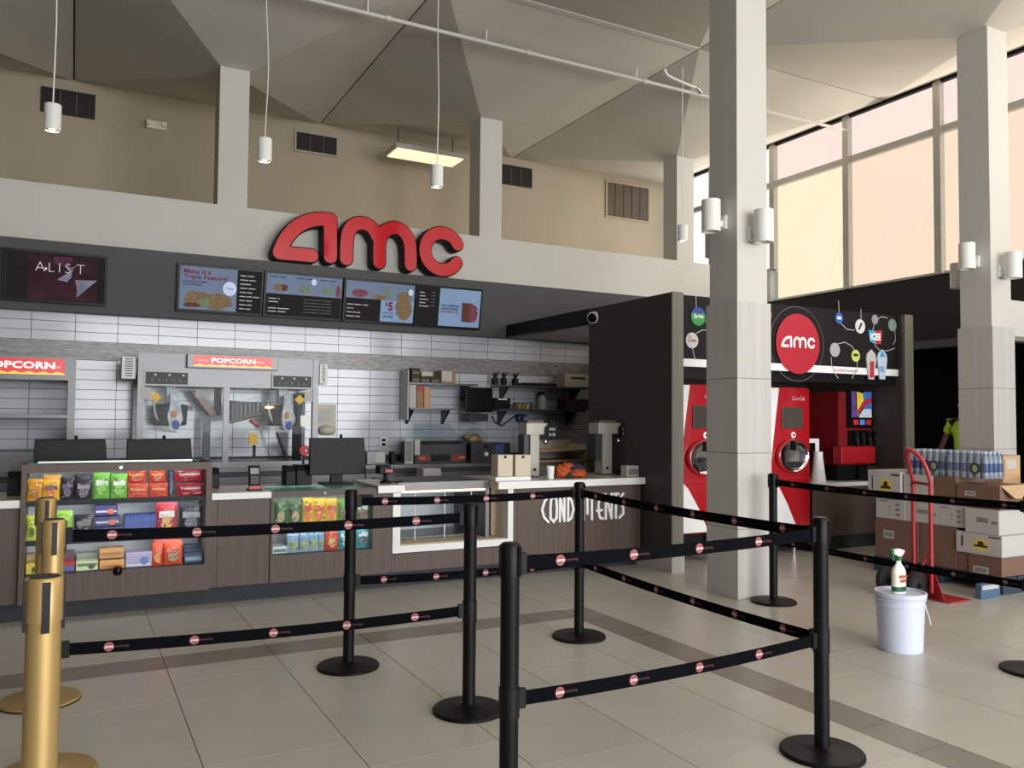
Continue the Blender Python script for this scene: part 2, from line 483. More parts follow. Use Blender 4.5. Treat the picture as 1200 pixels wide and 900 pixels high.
for k in range(len(ym) - 1):
    y1, y0 = ym[k], ym[k + 1]
    zb = 3.36 if y1 < 9.9 else 3.87
    fr = struct(MB().box(WX - 0.02, WX + 0.06, y0, y1, zb, zb + 0.03).build('window_%d' % (k + 1), MATS['aluminium']))
    box('mullion', MATS['aluminium'], fr, WX - 0.05, WX + 0.08, y0 - 0.05, y0 + 0.05, zb, 5.90)
    box('transom', MATS['aluminium'], fr, WX - 0.035, WX + 0.08, y0 + 0.05, y1 - 0.05, 5.21, 5.30)
    box('head', MATS['black_satin'], fr, WX - 0.02, WX + 0.08, y0 + 0.05, y1 - 0.05, 5.885, 5.955)
    lo, up = (P_WH, P_WH) if k < 2 else ((P_YE, P_UP) if k == 2 else (P_LO, P_UP))
    a = MB().box(WX + 0.04, WX + 0.05, y0 + 0.05, y1 - 0.05, zb + 0.03, 5.21).build('pane', lo, fr)
    MB().box(WX + 0.04, WX + 0.05, y0 + 0.05, y1 - 0.05, 5.30, 5.885).build('pane', up, fr)
    if 2 <= k <= 5:
        v = MB(); rr = random.Random(k)
        for q in range(7):
            yy = rr.uniform(y0 + 0.15, y1 - 0.15); zz = 3.5 if q < 5 else 5.35; p = [(WX + 0.037, yy, zz)]
            n = rr.randint(4, 9) if q < 5 else 2
            sg = rr.choice((-1, 1))
            for s_ in range(n):
                yy += sg * rr.uniform(0.02, 0.07); zz += rr.uniform(0.06, 0.22); 
                if rr.random() < 0.3: sg = -sg
                yy = min(max(yy, y0 + 0.08), y1 - 0.08)
                p.append((WX + 0.037, yy, min(zz, 5.15 if q < 5 else 5.8)))
            v.tube(p, 0.0022, 3)
        v.build('film_crease', CRACK, a, fix=False)
struct(MB().box(WX - 0.03, WX + 0.15, 9.812, 9.95, 3.36, 3.87).build('trim_10', MATS['plaster_white']))
struct(MB().box(WX - 0.02, WX + 0.1, -6.9, 12.5, 5.93, 5.97).build('trim_5', MATS['plaster_beige']))
struct(MB().box(WX, WX + 0.15, -6.9, -1.84, 3.36, 5.95).build('trim_6', MATS['plaster_beige']))
# dark corridor past the opening
struct(MB().box(13.0, 13.15, 3.5, 11.0, 0, 3.0).box(WX + 0.15, 13.0, 3.35, 3.5, 0, 3.0).box(WX + 0.15, 13.0, 11.0, 11.15, 0, 3.0).build('wall_corridor', MATS['black_paint']))
struct(MB().box(WX + 0.15, 13.15, 3.35, 11.15, 2.6, 2.7).build('ceiling_corridor', MATS['black_paint']))
# white header between the right column and the clerestory wall
struct(MB().box(RX + 0.19, WX, 5.28, 5.40, 2.36, 2.745).build('trim_7', MATS['plaster_white']))
struct(MB().box(RX + 0.19, WX, 5.27, 5.41, 2.31, 2.36).build('trim_8', MATS['partition_end']))

# ---- glazed entrance front behind the viewer
for k in range(4):
    x0 = -1.3 + 2.8 * k; x1 = x0 + 2.75
    w = struct(MB().box(x0, x1, -6.9, -6.82, 0.0, 0.25).build('window_%d' % (20 + k), MATS['aluminium']))
    box('mullion', MATS['aluminium'], w, x0, x0 + 0.1, -6.9, -6.78, 0.25, 5.5)
    box('transom', MATS['aluminium'], w, x0 + 0.1, x1, -6.9, -6.8, 2.5, 2.6)
    box('pane', GLASS, w, x0 + 0.1, x1, -6.86, -6.85, 0.25, 2.5); box('pane', GLASS, w, x0 + 0.1, x1, -6.86, -6.85, 2.6, 5.5)
struct(MB().box(-8.6, -1.3, -6.95, -6.8, 0, 5.97).box(-1.3, 10.1, -6.95, -6.8, 5.5, 5.97).build('wall_front', MATS['plaster_beige']))

# ---- dark partitions of the soda alcove
p = struct(MB().box(5.0, 5.135, 6.21, 7.63, 0.15, 2.65).build('wall_partition', MATS['partition_dark']))
box('end_panel', MATS['partition_end'], p, 5.0, 5.135, 6.195, 6.21, 0.15, 2.655)
box('base_cladding', MATS['column_cladding'], p, 4.992, 5.143, 6.19, 7.63, 0, 0.15)
p = struct(MB().box(8.30, 8.44, 6.21, 8.2, 0.0, 2.65).build('wall_partition', MATS['partition_dark']))
box('end_panel', MATS['partition_end'], p, 8.335, 8.475, 6.19, 6.21, 0.0, 2.655)
struct(MB().box(5.135, 8.30, 7.60, 7.70, 0.0, 2.65).build('wall_alcove', MATS['partition_dark']))
struct(MB().box(5.0, 5.135, 7.63, 9.72, 2.50, 2.655).build('trim_9', MATS['black_satin']))
struct(MB().box(6.70, 6.85, 7.70, 9.80, 0.0, 2.5).build('wall_side', MATS['partition_dark']))
# ================================================================== OVERHEAD FITTINGS
mat('bulb_glow', (255, 240, 205), 0.5, emit=6.0)
mat('reflector', (150, 140, 130), 0.25, 0.8)
def sconce(cx, cy, dx, dy, z0, label, h=0.265, r=0.078):
    """cylinder up-down wall light; (dx, dy) points from the column to the light"""
    t = thing('wall_sconce', label, 'wall light', (cx, cy, z0), 'cylinder wall lights on the columns')
    MB().lathe([(r - 0.012, 0.02), (r - 0.012, 0.0), (r, 0.0), (r, h), (r - 0.012, h), (r - 0.012, h - 0.02)], (cx, cy, z0), 28).build('shade', MATS['white_paint'], t, smooth=40)
    wx, wy = cx - dx * 0.118, cy - dy * 0.118
    if dx: MB().box(min(cx - dx * r * .8, wx), max(cx - dx * r * .8, wx), cy - 0.025, cy + 0.025, z0 + 0.05, z0 + 0.10).build('arm', MATS['white_paint'], t)
    else: MB().box(cx - 0.025, cx + 0.025, min(cy - dy * r * .8, wy), max(cy - dy * r * .8, wy), z0 + 0.05, z0 + 0.10).build('arm', MATS['white_paint'], t)
    bx, by = (0.012, 0.055) if dx else (0.055, 0.012)
    MB().box(wx - bx, wx + bx, wy - by, wy + by, z0 + 0.03, z0 + 0.145).build('back_plate', MATS['white_paint'], t, bevel=0.003)
    MB().lathe([(0.03, 0.0), (0.034, 0.015), (0.03, 0.03)], (cx, cy, z0 + 0.012), 12).build('lamp', MATS['reflector'], t)
for (X, nm) in ((MX, 'the column by the soda machines'), (RX, 'the column behind the boxes')):
    sconce(X - 0.165 - 0.13, MY, -1, 0, 2.995, 'white cylinder wall light on the shaded left face of ' + nm)
    sconce(X, MY - 0.165 - 0.13, 0, -1, 2.885, 'white cylinder wall light on the lit front face of ' + nm)
    sconce(X, MY + 0.165 + 0.13, 0, 1, 2.865, 'grey-looking cylinder wall light peeking out behind ' + nm)

def ceil_z(x, y):
    best = EZ
    for i in range(-1, 3):
        for j in (0, 1):
            cx, cy = 1.575 + SX * i, 5.24 + SY * j
            if j == 0 and i not in (1, 2): continue
            k = max(abs(x - cx) / (SX / 2), abs(y - cy) / (SY / 2))
            if k <= 1: best = CZ + (EZ - CZ) * max(0, (k - 0.08) / 0.92)
    return best
def pendant(x, y, z0, z1, label, wob):
    t = thing('pendant_lamp', label, 'pendant lamp', (x, y, z0), 'small white cylinder pendants')
    r = 0.063; h = z1 - z0
    MB().lathe([(r - 0.01, 0.10), (r - 0.008, 0.0), (r, 0.0), (r, h - 0.004), (r - 0.004, h), (0.01, h)], (x, y, z0), 24, closed=True).build('shade', MATS['white_paint'], t, smooth=40)
    MB().lathe([(0.02, 0.075), (0.03, 0.05), (0.032, 0.025), (0.02, 0.006)], (x, y, z0), 14).build('bulb', MATS['bulb_glow'], t, smooth=60)
    MB().lathe([(r - 0.011, 0.012), (0.034, 0.08), (0.033, 0.08)], (x, y, z0), 20, closed=True).build('reflector', MATS['reflector'], t, smooth=60)
    zc = ceil_z(x, y)
    pts = [(x + wob * math.sin(k / 9 * 6.0) * (1 - k / 9) * (k / 9), y, z1 - 0.005 + (zc - z1 + 0.006) * k / 9) for k in range(10)]
    MB().tube(pts, 0.0055, 6).build('cord', MATS['white_paint'], t, smooth=60)
pendant(-0.205, 7.6, 3.735, 3.95, 'white cylinder pendant lamp hanging at far left in front of a black vent', 0.03)
pendant(1.475, 7.6, 3.742, 3.952, 'white cylinder pendant lamp hanging just right of the left ledge pillar', 0.09)
pendant(3.16, 7.6, 3.742, 3.957, 'white cylinder pendant lamp hanging in front of the lit ceiling fixture', 0.05)
q = at(800, 264, Y=8.12)
pendant(q.x, 8.12, q.z - 0.2, q.z, 'small distant white pendant lamp beside the right ledge pillar', 0.02)

# sprinkler pipe
t = thing('sprinkler_pipe', 'long white sprinkler pipe running under the ceiling', 'pipe', (2.6, 8.27, 5.68))
MB().cyl((-2.5, 8.27, 5.68), (9.93, 8.27, 5.68), 0.022, n=12).build('pipe_run', MATS['column_paint'], t, smooth=40)
for px, py in ((455, 22), (619, 59), (756, 93)):
    x = at(px, py, Y=8.27).x
    MB().cyl((x - 0.03, 8.27, 5.68), (x + 0.03, 8.27, 5.68), 0.031, n=12).build('coupling', MATS['column_paint'], t, smooth=40)
for px, py in ((431, 13), (570, 46), (746, 88), (937, 133)):
    x = at(px, py, Y=8.27).x
    MB().cyl((x, 8.27, 5.70), (x, 8.27, ceil_z(x, 8.27) + 0.005), 0.008, n=6).build('hanger_rod', MATS['white_paint'], t)
a0 = at(775, 84, Y=8.27)
MB().tube([(6.55, 8.27, 5.90), (6.58, 8.27, 5.84), (6.66, 8.25, 5.80), (6.95, 8.22, 5.74), (7.02, 8.20, 5.73)], 0.018, 8).build('branch', MATS['white_paint'], t, smooth=60)
MB().cyl((7.02, 8.2, 5.73), (7.10, 8.2, 5.68), 0.03, n=10).build('sprinkler_head', MATS['aluminium'], t)

# hung fluorescent fixture
mat('diffuser_glow', (255, 232, 190), 0.6, emit=1.1)
fx0, fx1, fy0, fy1, fz = 4.09, 5.22, 11.40, 11.90, 5.40
t = thing('hanging_light', 'rectangular fluorescent fixture glowing warm, hung on two wires above the ledge', 'ceiling light', ((fx0 + fx1) / 2, 11.65, fz))
box('housing', MATS['aluminium'], t, fx0, fx1, fy0, fy1, fz, fz + 0.07)
box('diffuser', MATS['diffuser_glow'], t, fx0 + 0.03, fx1 - 0.03, fy0 + 0.03, fy1 - 0.03, fz - 0.012, fz)
for x in (fx0 + 0.12, fx1 - 0.12): MB().cyl((x, 11.65, fz + 0.07), (x, 11.65, ceil_z(x, 11.65) + .005), 0.006, n=6).build('wire', MATS['black_satin'], t)
# wall vents of the upper wall
mat('vent_black', (28, 26, 24), 0.6)
mat('vent_grey', (96, 84, 70), 0.6)
def vent(x0, x1, z0, z1, label, m, fm, n=3):
    t = thing('air_vent', label, 'vent', ((x0 + x1) / 2, 12.5, z0), 'air vents on the upper wall')
    box('backing', MATS[m], t, x0, x1, 12.485, 12.5, z0, z1)
    f = MB(); w = 0.03
    f.box(x0 - w, x1 + w, 12.47, 12.5, z0 - w, z0).box(x0 - w, x1 + w, 12.47, 12.5, z1, z1 + w).box(x0 - w, x0, 12.47, 12.5, z0, z1).box(x1, x1 + w, 12.47, 12.5, z0, z1)
    f.build('frame', MATS[fm], t)
    for k in range(1, n): box('divider', MATS['vent_grey'], t, x0 + (x1 - x0) * k / n - 0.006, x0 + (x1 - x0) * k / n + 0.006, 12.468, 12.486, z0, z1)
    s = MB(); zz = z0 + 0.02
    while zz < z1 - 0.01: s.box(x0, x1, 12.474, 12.486, zz, zz + 0.008); zz += 0.034
    s.build('louvre_blades', MATS[m], t)
vent(-0.45, 0.135, 5.48, 5.755, 'black three-section vent behind the far left pendant', 'vent_black', 'vent_black')
vent(2.887, 3.507, 5.48, 5.75, 'black vent in a pale frame above the red sign letters', 'vent_black', 'plaster_beige')
vent(6.363, 6.95, 5.48, 5.76, 'black vent just right of the middle ledge pillar', 'vent_black', 'vent_black')
vent(8.566, 9.5, 5.165, 5.79, 'tall brown-grey grille vent near the right ledge pillar', 'vent_grey', 'plaster_beige', 5)
# emergency light unit
t = thing('emergency_light', 'beige twin-head emergency light on the upper wall left of the pillar', 'emergency light', (0.93, 12.47, 5.49))
box('body', mat('unit_cream', (232, 226, 208), 0.5), t, 0.80, 1.06, 12.42, 12.5, 5.44, 5.55, bevel=0.01)
for x in (0.835, 1.03):
    MB().cyl((x, 12.36, 5.50), (x, 12.46, 5.50), 0.034, 0.03, n=14).build('lamp_head', MATS['unit_cream'], t, smooth=40)

# bullet camera at the back end of the partition
cpos = at(698, 372.5, Y=7.50)
t = thing('security_camera', 'white bullet security camera with black lens at the dark partition top', 'camera', cpos)
MB().cyl(cpos + Vector((-0.055, -0.01, -0.005)), cpos + Vector((0.05, 0.04, 0.02)), 0.062, 0.066, n=20).build('housing', MATS['white_plastic'], t, smooth=40)
MB().cyl(cpos + Vector((-0.068, -0.017, -0.008)), cpos + Vector((-0.05, -0.01, -0.005)), 0.048, 0.055, n=20).build('lens', MATS['black_gloss'], t, smooth=40)
MB().cyl(cpos + Vector((0.02, 0.03, 0.02)), (5.0, cpos.y + 0.05, cpos.z + 0.03), 0.02, n=8).build('bracket', MATS['white_plastic'], t)

# ---- red sign letters
def cpx(pts, Y=9.70): 
    r = []
    for a, b in pts:
        q = at(300 + a * 0.21667, 235 + b * 0.21667, Y=Y); r.append((q.x, q.z))
    return r
def dense(pts, n=3):
    """Catmull-Rom through the points"""
    out = []
    for i in range(len(pts) - 1):
        p0 = pts[max(i - 1, 0)]; p1 = pts[i]; p2 = pts[i + 1]; p3 = pts[min(i + 2, len(pts) - 1)]
        for k in range(n):
            t = k / n
            out.append(tuple(0.5 * (2 * b + (c - a) * t + (2 * a - 5 * b + 4 * c - d) * t * t + (3 * b - a - 3 * c + d) * t ** 3) for a, b, c, d in zip(p0, p1, p2, p3)))
    return out + [pts[-1]]
mat('sign_black', (10, 9, 9), 0.6, spec=0.15)
mat('sign_red', (205, 20, 38), 0.12, var=0.04, coat=0.6)
MATS['sign_red'].node_tree.nodes['Principled BSDF'].inputs['Emission Color'].default_value = lin((205, 20, 38))
cc = at(300 + 1008 * .21667, 235 + 276 * .21667, Y=9.70); rx = (at(300 + 1100 * .21667, 294, Y=9.70).x - cc.x)
aL = dense(cpx([(127, 282), (136, 258), (162, 206), (205, 155), (262, 118), (330, 101), (402, 103)]), 3)
a0 = cpx([(300, 298), (127, 282)]); a1_ = cpx([(402, 103), (402, 304)])
m1 = dense(cpx([(488, 315), (491, 225), (500, 170), (528, 133), (570, 122), (612, 135), (640, 165), (655, 195)]), 3)
m2 = dense(cpx([(667, 334), (667, 250), (676, 195), (706, 160), (748, 147), (790, 162), (820, 200), (834, 255), (836, 348)]), 3)
cL = [(cc.x + rx * math.cos(t), cc.z + rx * math.sin(t)) for t in [math.radians(28 + 300 * k / 26) for k in range(27)]]
sign = thing('channel_letter_sign', 'big red glossy three-letter channel sign with black edges on white fascia', 'sign', (2.9, 9.75, 3.2))
for nm, sts in (('letter_a', [aL, a0, a1_]), ('letter_m', [m1, m2]), ('letter_c', [cL])):
    b = MB(); r = MB()
    for k, st in enumerate(sts):
        b.prism_xz(stroke(st, 0.092, 8), 9.705 + 0.001 * k, 9.86 + 0.001 * k)
    L = b.build(nm, MATS['sign_black'], sign)
    for k, st in enumerate(sts): r.prism_xz(stroke(st, 0.078, 8), 9.690 + 0.0012 * k, 9.7045)
    r.build('face', MATS['sign_red'], L)

# ================================================================== SCREENS
SW = (SFT - SFB).normalized()
mat('screen_dark', (30, 28, 30), 0.6, spec=0.1, emit=0.28, var=0.1)
mat('screen_blue', (104, 118, 142), 0.6, spec=0.1, emit=0.36, var=0.10, scale=(3, 3, 3))
mat('screen_sky', (120, 144, 176), 0.6, spec=0.1, emit=0.39, var=0.05)
mat('screen_text', (176, 176, 176), 0.6, spec=0.1, emit=0.30)
mat('screen_dim', (92, 92, 95), 0.6, spec=0.1, emit=0.25)
mat('screen_redtext', (108, 40, 58), 0.6, spec=0.1, emit=0.30)
mat('screen_navytext', (40, 44, 74), 0.6, spec=0.1, emit=0.30)
mat('screen_circle', (186, 196, 226), 0.6, spec=0.1, emit=0.40)
mat('screen_food', (118, 98, 74), 0.6, spec=0.1, emit=0.30, var=0.5, scale=(60, 60, 60))
mat('screen_food_dark', (92, 56, 48), 0.6, spec=0.1, emit=0.30, var=0.5, scale=(60, 60, 60))
mat('screen_green', (104, 122, 96), 0.6, spec=0.1, emit=0.30, var=0.3, scale=(40, 40, 40))
mat('screen_redfood', (116, 66, 76), 0.6, spec=0.1, emit=0.30, var=0.4, scale=(50, 50, 50))
mat('screen_maroon', (52, 30, 34), 0.6, spec=0.1, emit=0.25, var=0.5, scale=(5, 5, 5))
mat('screen_facet', (122, 122, 142), 0.6, spec=0.1, emit=0.28, var=0.3, scale=(8, 8, 8))
mat('screen_plum', (76, 42, 62), 0.6, spec=0.1, emit=0.25, var=0.4, scale=(8, 8, 8))
mat('screen_royal', (40, 54, 140), 0.6, spec=0.1, emit=0.35, var=0.3, scale=(2, 2, 14))
mat('screen_white', (210, 210, 215), 0.6, spec=0.1, emit=0.38)
V0, V1 = 0.082, 0.60
def screen(x0, x1, label):
    t = thing('menu_screen', label, 'screen', Vector((x0, SFB.y, SFB.z)) + SW * V0)
    f = Frame(Vector((x0, SFB.y, SFB.z)) + SW * V0, (1, 0, 0), SW)
    W, H = x1 - x0 - 0.008, V1 - V0
    f.slab(MB(), 0, W, 0, H, 0.0, 0.055).build('housing', MATS['black_gloss'], t, bevel=0.003)
    f.W, f.H = W, H
    def rect(nm, m, u0, u1, v0, v1, d): return f.rect(MB(), u0 * W, u1 * W, v0 * H, v1 * H, 0.055 + d * 0.001).build(nm, MATS[m], t, fix=False)
    def lines(nm, m, rows, d=3):
        mb = MB()
        for u0, u1, v, s in rows:      # too small to read: word-length bars
            words = s.split(); k = (u1 - u0) / max(1, len(s)); u = u0
            for w in words:
                f.rect(mb, u * W, (u + k * len(w)) * W, v * H, v * H + 0.010, 0.055 + d * 0.001); u += k * (len(w) + 1)
        o = mb.build(nm, MATS[m], t, fix=False); o['kind'] = 'stuff'
        return o
    def blob(nm, m, u, v, ru, rv, d=4, n=22, seed=1, jag=0.16):
        rr = random.Random(seed); mb = MB()
        pts = [(u * W + ru * W * (1 + rr.uniform(-jag, jag)) * math.cos(2 * math.pi * i / n), v * H + rv * H * (1 + rr.uniform(-jag, jag)) * math.sin(2 * math.pi * i / n)) for i in range(n)]
        f.poly(mb, pts, 0.055 + d * 0.001); return mb.build(nm, MATS[m], t, fix=False)
    def txt(nm, m, s, u, v, h, w=None, d=4, bold=0.0, align='l'):
        return f.text(MB(), s, u * W, v * H, h * H, 0.055 + d * 0.001, width=w * W if w else None, bold=bold, align=align).build(nm, MATS[m], t, fix=False)
    return f, t, rect, lines, blob, txt
# left: a sliver of a blue listing screen and the dark membership screen
f, t, rect, lines, blob, txt = screen(-1.57, -0.64, 'blue listing screen cut off at the left edge of the view')
rect('picture', 'screen_royal', 0.03, 0.97, 0.06, 0.95, 1)
lines('writing', 'screen_white', [(0.1, 0.9, v, 'MOVIE TIMES') for v in (0.2, 0.4, 0.6, 0.8)])
f, t, rect, lines, blob, txt = screen(-0.63, 0.288, 'dark maroon screen with pale serif lettering and silver facets')
rect('picture', 'screen_dark', 0.02, 0.98, 0.05, 0.96, 1); rect('picture_tint', 'screen_maroon', 0.22, 0.9, 0.06, 0.93, 2)
m = MB()
for tri in ([(0.46, 0.9), (0.66, 0.92), (0.6, 0.7), (0.48, 0.76)],): f.poly(m, [(a * f.W, b * f.H) for a, b in tri], 0.0575)
m.build('picture_plum', MATS['screen_plum'], t, fix=False)
m = MB()
for tri in ([(0.50, 0.46), (0.60, 0.60), (0.61, 0.43)], [(0.60, 0.60), (0.66, 0.72), (0.64, 0.52), (0.61, 0.46)], [(0.68, 0.48), (0.90, 0.50), (0.70, 0.14), (0.70, 0.30)], [(0.58, 0.78), (0.64, 0.66), (0.70, 0.78), (0.64, 0.71)]): f.poly(m, [(a * f.W, b * f.H) for a, b in tri], 0.058)
m.build('picture_facets', MATS['screen_facet'], t, fix=False)
blob('dot', 'screen_white', 0.392, 0.66, 0.012, 0.025, d=4, jag=0)
for s_, u in (('A', 0.29), ('L', 0.42), ('I', 0.52), ('S', 0.58), ('T', 0.69)):
    txt('letter', 'screen_white', s_, u, 0.60, 0.2 if s_ != '\u2022' else 0.17, d=4, bold=-0.025)
# four menu boards
f, t, rect, lines, blob, txt = screen(0.957, 1.868, 'menu screen with loaded snack picture and dark red headline, first of four')
rect('picture', 'screen_blue', 0.03, 0.685, 0.06, 0.95, 1); rect('list_panel', 'screen_dark', 0.69, 0.98, 0.05, 0.95, 1)
txt('headline', 'screen_redtext', 'Make it a', 0.07, 0.81, 0.09, 0.31, bold=0.02); txt('headline', 'screen_redtext', 'Triple Feature!', 0.07, 0.70, 0.09, 0.50, bold=0.02)
txt('writing', 'screen_navytext', 'Loaded & Waffle', 0.07, 0.62, 0.045, 0.27, bold=0.02); txt('writing', 'screen_navytext', 'Fries Platters', 0.07, 0.56, 0.045, 0.22, bold=0.02)
blob('price_circle', 'screen_circle', 0.60, 0.54, 0.08, 0.15, jag=0); txt('writing', 'screen_redtext', 'Triple', 0.60, 0.52, 0.05, 0.09, d=6, align='c')
blob('food', 'screen_food', 0.24, 0.28, 0.16, 0.16, seed=2); blob('food', 'screen_food', 0.47, 0.26, 0.17, 0.17, seed=3, d=5); blob('food_dip', 'screen_green', 0.32, 0.22, 0.07, 0.09, d=6); blob('food', 'screen_food_dark', 0.17, 0.15, 0.10, 0.05, d=6, seed=8)
for k, s in enumerate(['LOADED NACHOS', 'Bavarian Legend', 'Mozzarella', 'Chicken Tenders', 'French Fries', 'Waffle Fries Platter', 'Bacon Cheese', 'Cheese Pizza', 'Curly Fries']): lines('list_line', 'screen_text', [(0.72, 0.72 + 0.011 * len(s) + 0.02, 0.83 - 0.088 * k, s)])
f, t, rect, lines, blob, txt = screen(1.868, 2.778, 'menu screen with blue food band above a dark list, second of four')
rect('picture', 'screen_blue', 0.03, 0.985, 0.52, 0.95, 1); rect('list_panel', 'screen_dark', 0.03, 0.985, 0.05, 0.515, 1)
for u, m, s in ((0.24, 'screen_food_dark', 1), (0.17, 'screen_food', 4), (0.5, 'screen_food', 2), (0.52, 'screen_green', 5), (0.80, 'screen_green', 6), (0.94, 'screen_redfood', 7)):
    blob('food', m, u, 0.66, 0.055 if m != 'screen_redfood' else 0.03, 0.08 if m != 'screen_redfood' else 0.14, seed=s, d=3 + s * 0.5)
blob('price_circle', 'screen_circle', 0.62, 0.83, 0.035, 0.07, jag=0)
for u in (0.06, 0.40, 0.70): lines('writing', 'screen_navytext', [(u, u + 0.2, 0.88, 'COMBO MEAL')])
for k, s in enumerate(['COMBO 1', 'Entree', '', 'Large Popcorn', 'Large Drink']): 
    if s: lines('list_line', 'screen_text', [(0.06, 0.06 + 0.02 * len(s), 0.40 - 0.07 * k, s)])
for k in range(5): lines('list_line', 'screen_dim', [(0.5, 0.86, 0.42 - 0.07 * k, 'pick any flatbread, hot dog or tenders')])
f, t, rect, lines, blob, txt = screen(2.785, 3.69, 'menu screen with heart-shaped pizza and five-dollar offer, third of four')
rect('picture', 'screen_blue', 0.03, 0.985, 0.56, 0.95, 1); rect('list_panel', 'screen_dark', 0.03, 0.51, 0.05, 0.555, 1); rect('offer_panel', 'screen_sky', 0.515, 0.985, 0.06, 0.555, 1)
blob('food', 'screen_redfood', 0.22, 0.68, 0.11, 0.09, seed=3); blob('food', 'screen_green', 0.60, 0.74, 0.035, 0.13, seed=2); blob('food', 'screen_food', 0.49, 0.62, 0.11, 0.05, seed=5, d=5); blob('price_circle', 'screen_circle', 0.93, 0.78, 0.035, 0.075, jag=0)
blob('pizza', 'screen_food', 0.84, 0.40, 0.115, 0.28, seed=6, jag=0.10, d=6); blob('pizza', 'screen_food', 0.83, 0.66, 0.10, 0.12, seed=9, d=5)
txt('price', 'screen_redtext', '$', 0.58, 0.43, 0.09, 0.035, bold=0.03); txt('price', 'screen_redtext', '5', 0.62, 0.33, 0.19, 0.065, bold=0.04)
txt('writing', 'screen_navytext', 'ADD ON', 0.55, 0.24, 0.05, 0.14); txt('writing', 'screen_navytext', 'ANY PIZZA', 0.55, 0.15, 0.06, 0.15, bold=0.02)
for k, s in enumerate(['Chicken Tenders & Fries', 'Hot Dog', 'Loaded All Beef', 'Flatbread Pizza']): lines('list_line', 'screen_text', [(0.05, 0.05 + 0.0125 * len(s), 0.40 - 0.09 * k, s)])
f, t, rect, lines, blob, txt = screen(3.69, 4.60, 'menu screen with dark list and pale blue drinks picture, last of four')
rect('list_panel', 'screen_dark', 0.02, 0.33, 0.04, 0.96, 1); rect('picture', 'screen_sky', 0.35, 0.975, 0.05, 0.95, 1)
for k, s in enumerate(['ICEE', 'Small', 'Regular', 'Large', 'Souvenir']):
    lines('list_line', 'screen_text', [(0.05, 0.05 + 0.018 * len(s), 0.80 - 0.08 * k, s)]); lines('list_line', 'screen_dim', [(0.22, 0.28, 0.82 - 0.08 * k, '5.69')])
for k, s in enumerate(['ADD A MEDIUM', 'LARGE DRINK', 'FOR ONLY $1']): txt('writing', 'screen_redtext' if k == 2 else 'screen_navytext', s, 0.38, 0.52 - 0.075 * k, 0.05, 0.26, bold=0.03)
m = MB()
f.poly(m, [(u * f.W, v * f.H) for u, v in ((0.70, 0.17), (0.84, 0.17), (0.86, 0.64), (0.69, 0.64))], 0.059); m.build('cola_cup', MATS['screen_food_dark'], t, fix=False)
blob('ice_drink', 'screen_redfood', 0.87, 0.40, 0.07, 0.22, seed=2, d=5); 
lines('straw', 'screen_navytext', [(0.80, 0.81, 0.70, 'I'), (0.92, 0.93, 0.68, 'I')], 5)
# ================================================================== SERVICE COUNTER
CF = 6.66      # front plane of the wood fronts
def unit(name, label, x0, x1, z1, z0=0.135, y0=CF, y1=7.25, seams=()):
    t = thing(name, label, 'counter', ((x0 + x1) / 2, y0, z0))
    box('carcass', MATS['black_satin'], t, x0 + 0.004, x1 - 0.004, y0 + 0.018, y1, z0, z1)
    xs = [x0] + list(seams) + [x1]
    for a, b in zip(xs[:-1], xs[1:]): box('front_panel', MATS['wood_laminate'], t, a + 0.0015, b - 0.0015, y0, y0 + 0.018, z0, z1)
    return t
def worktop(label, x0, x1, y0, y1, z0, z1):
    t = thing('worktop', label, 'worktop', ((x0 + x1) / 2, y0, z0), 'counter worktops')
    box('edge', MATS['worktop_white'], t, x0, x1, y0, y0 + 0.03, z0, z1, bevel=0.002)
    box('top_slab', MATS['worktop_top_reflection'], t, x0, x1, y0 + 0.03, y1, z0, z1)
    return t
o = box('plinth', MATS['kick'], None, -1.7, 4.985, 6.74, 7.2, 0.0, 0.133); tag(o, 'long dark blue-grey recessed kick plate under the wood counter', 'plinth')
unit('counter_unit', 'wood counter unit left of the tall candy case', -1.7, -0.30, 0.793, seams=(-1.0,))
worktop('white-edged worktop left of the tall candy case', -1.7, -0.30, 6.62, 7.35, 0.795, 0.848)
unit('counter_unit', 'wood counter unit between the two candy cases', 0.95, 1.392, 0.798, seams=(1.0,))
worktop('short white-edged worktop between the two candy cases', 0.95, 1.392, 6.62, 7.058, 0.80, 0.85)
unit('counter_unit', 'narrow wood counter unit left of the white-framed display case', 2.262, 2.40, 0.80)
worktop('short white worktop piece left of the white-framed display case', 2.262, 2.498, 6.62, 7.35, 0.805, 0.868)
unit('counter_unit', 'wood counter front carrying the white deco lettering', 3.55, 4.98, 0.80, seams=(3.60, 4.93))
worktop('long white worktop above the deco lettering', 3.375, 4.995, 6.60, 7.45, 0.803, 0.868)
o = box('counter_riser', MATS['worktop_white'], None, 3.385, 3.75, 6.68, 6.95, 0.869, 0.905, bevel=0.003); tag(o, 'low white riser slab under the two tan boxes', 'riser')

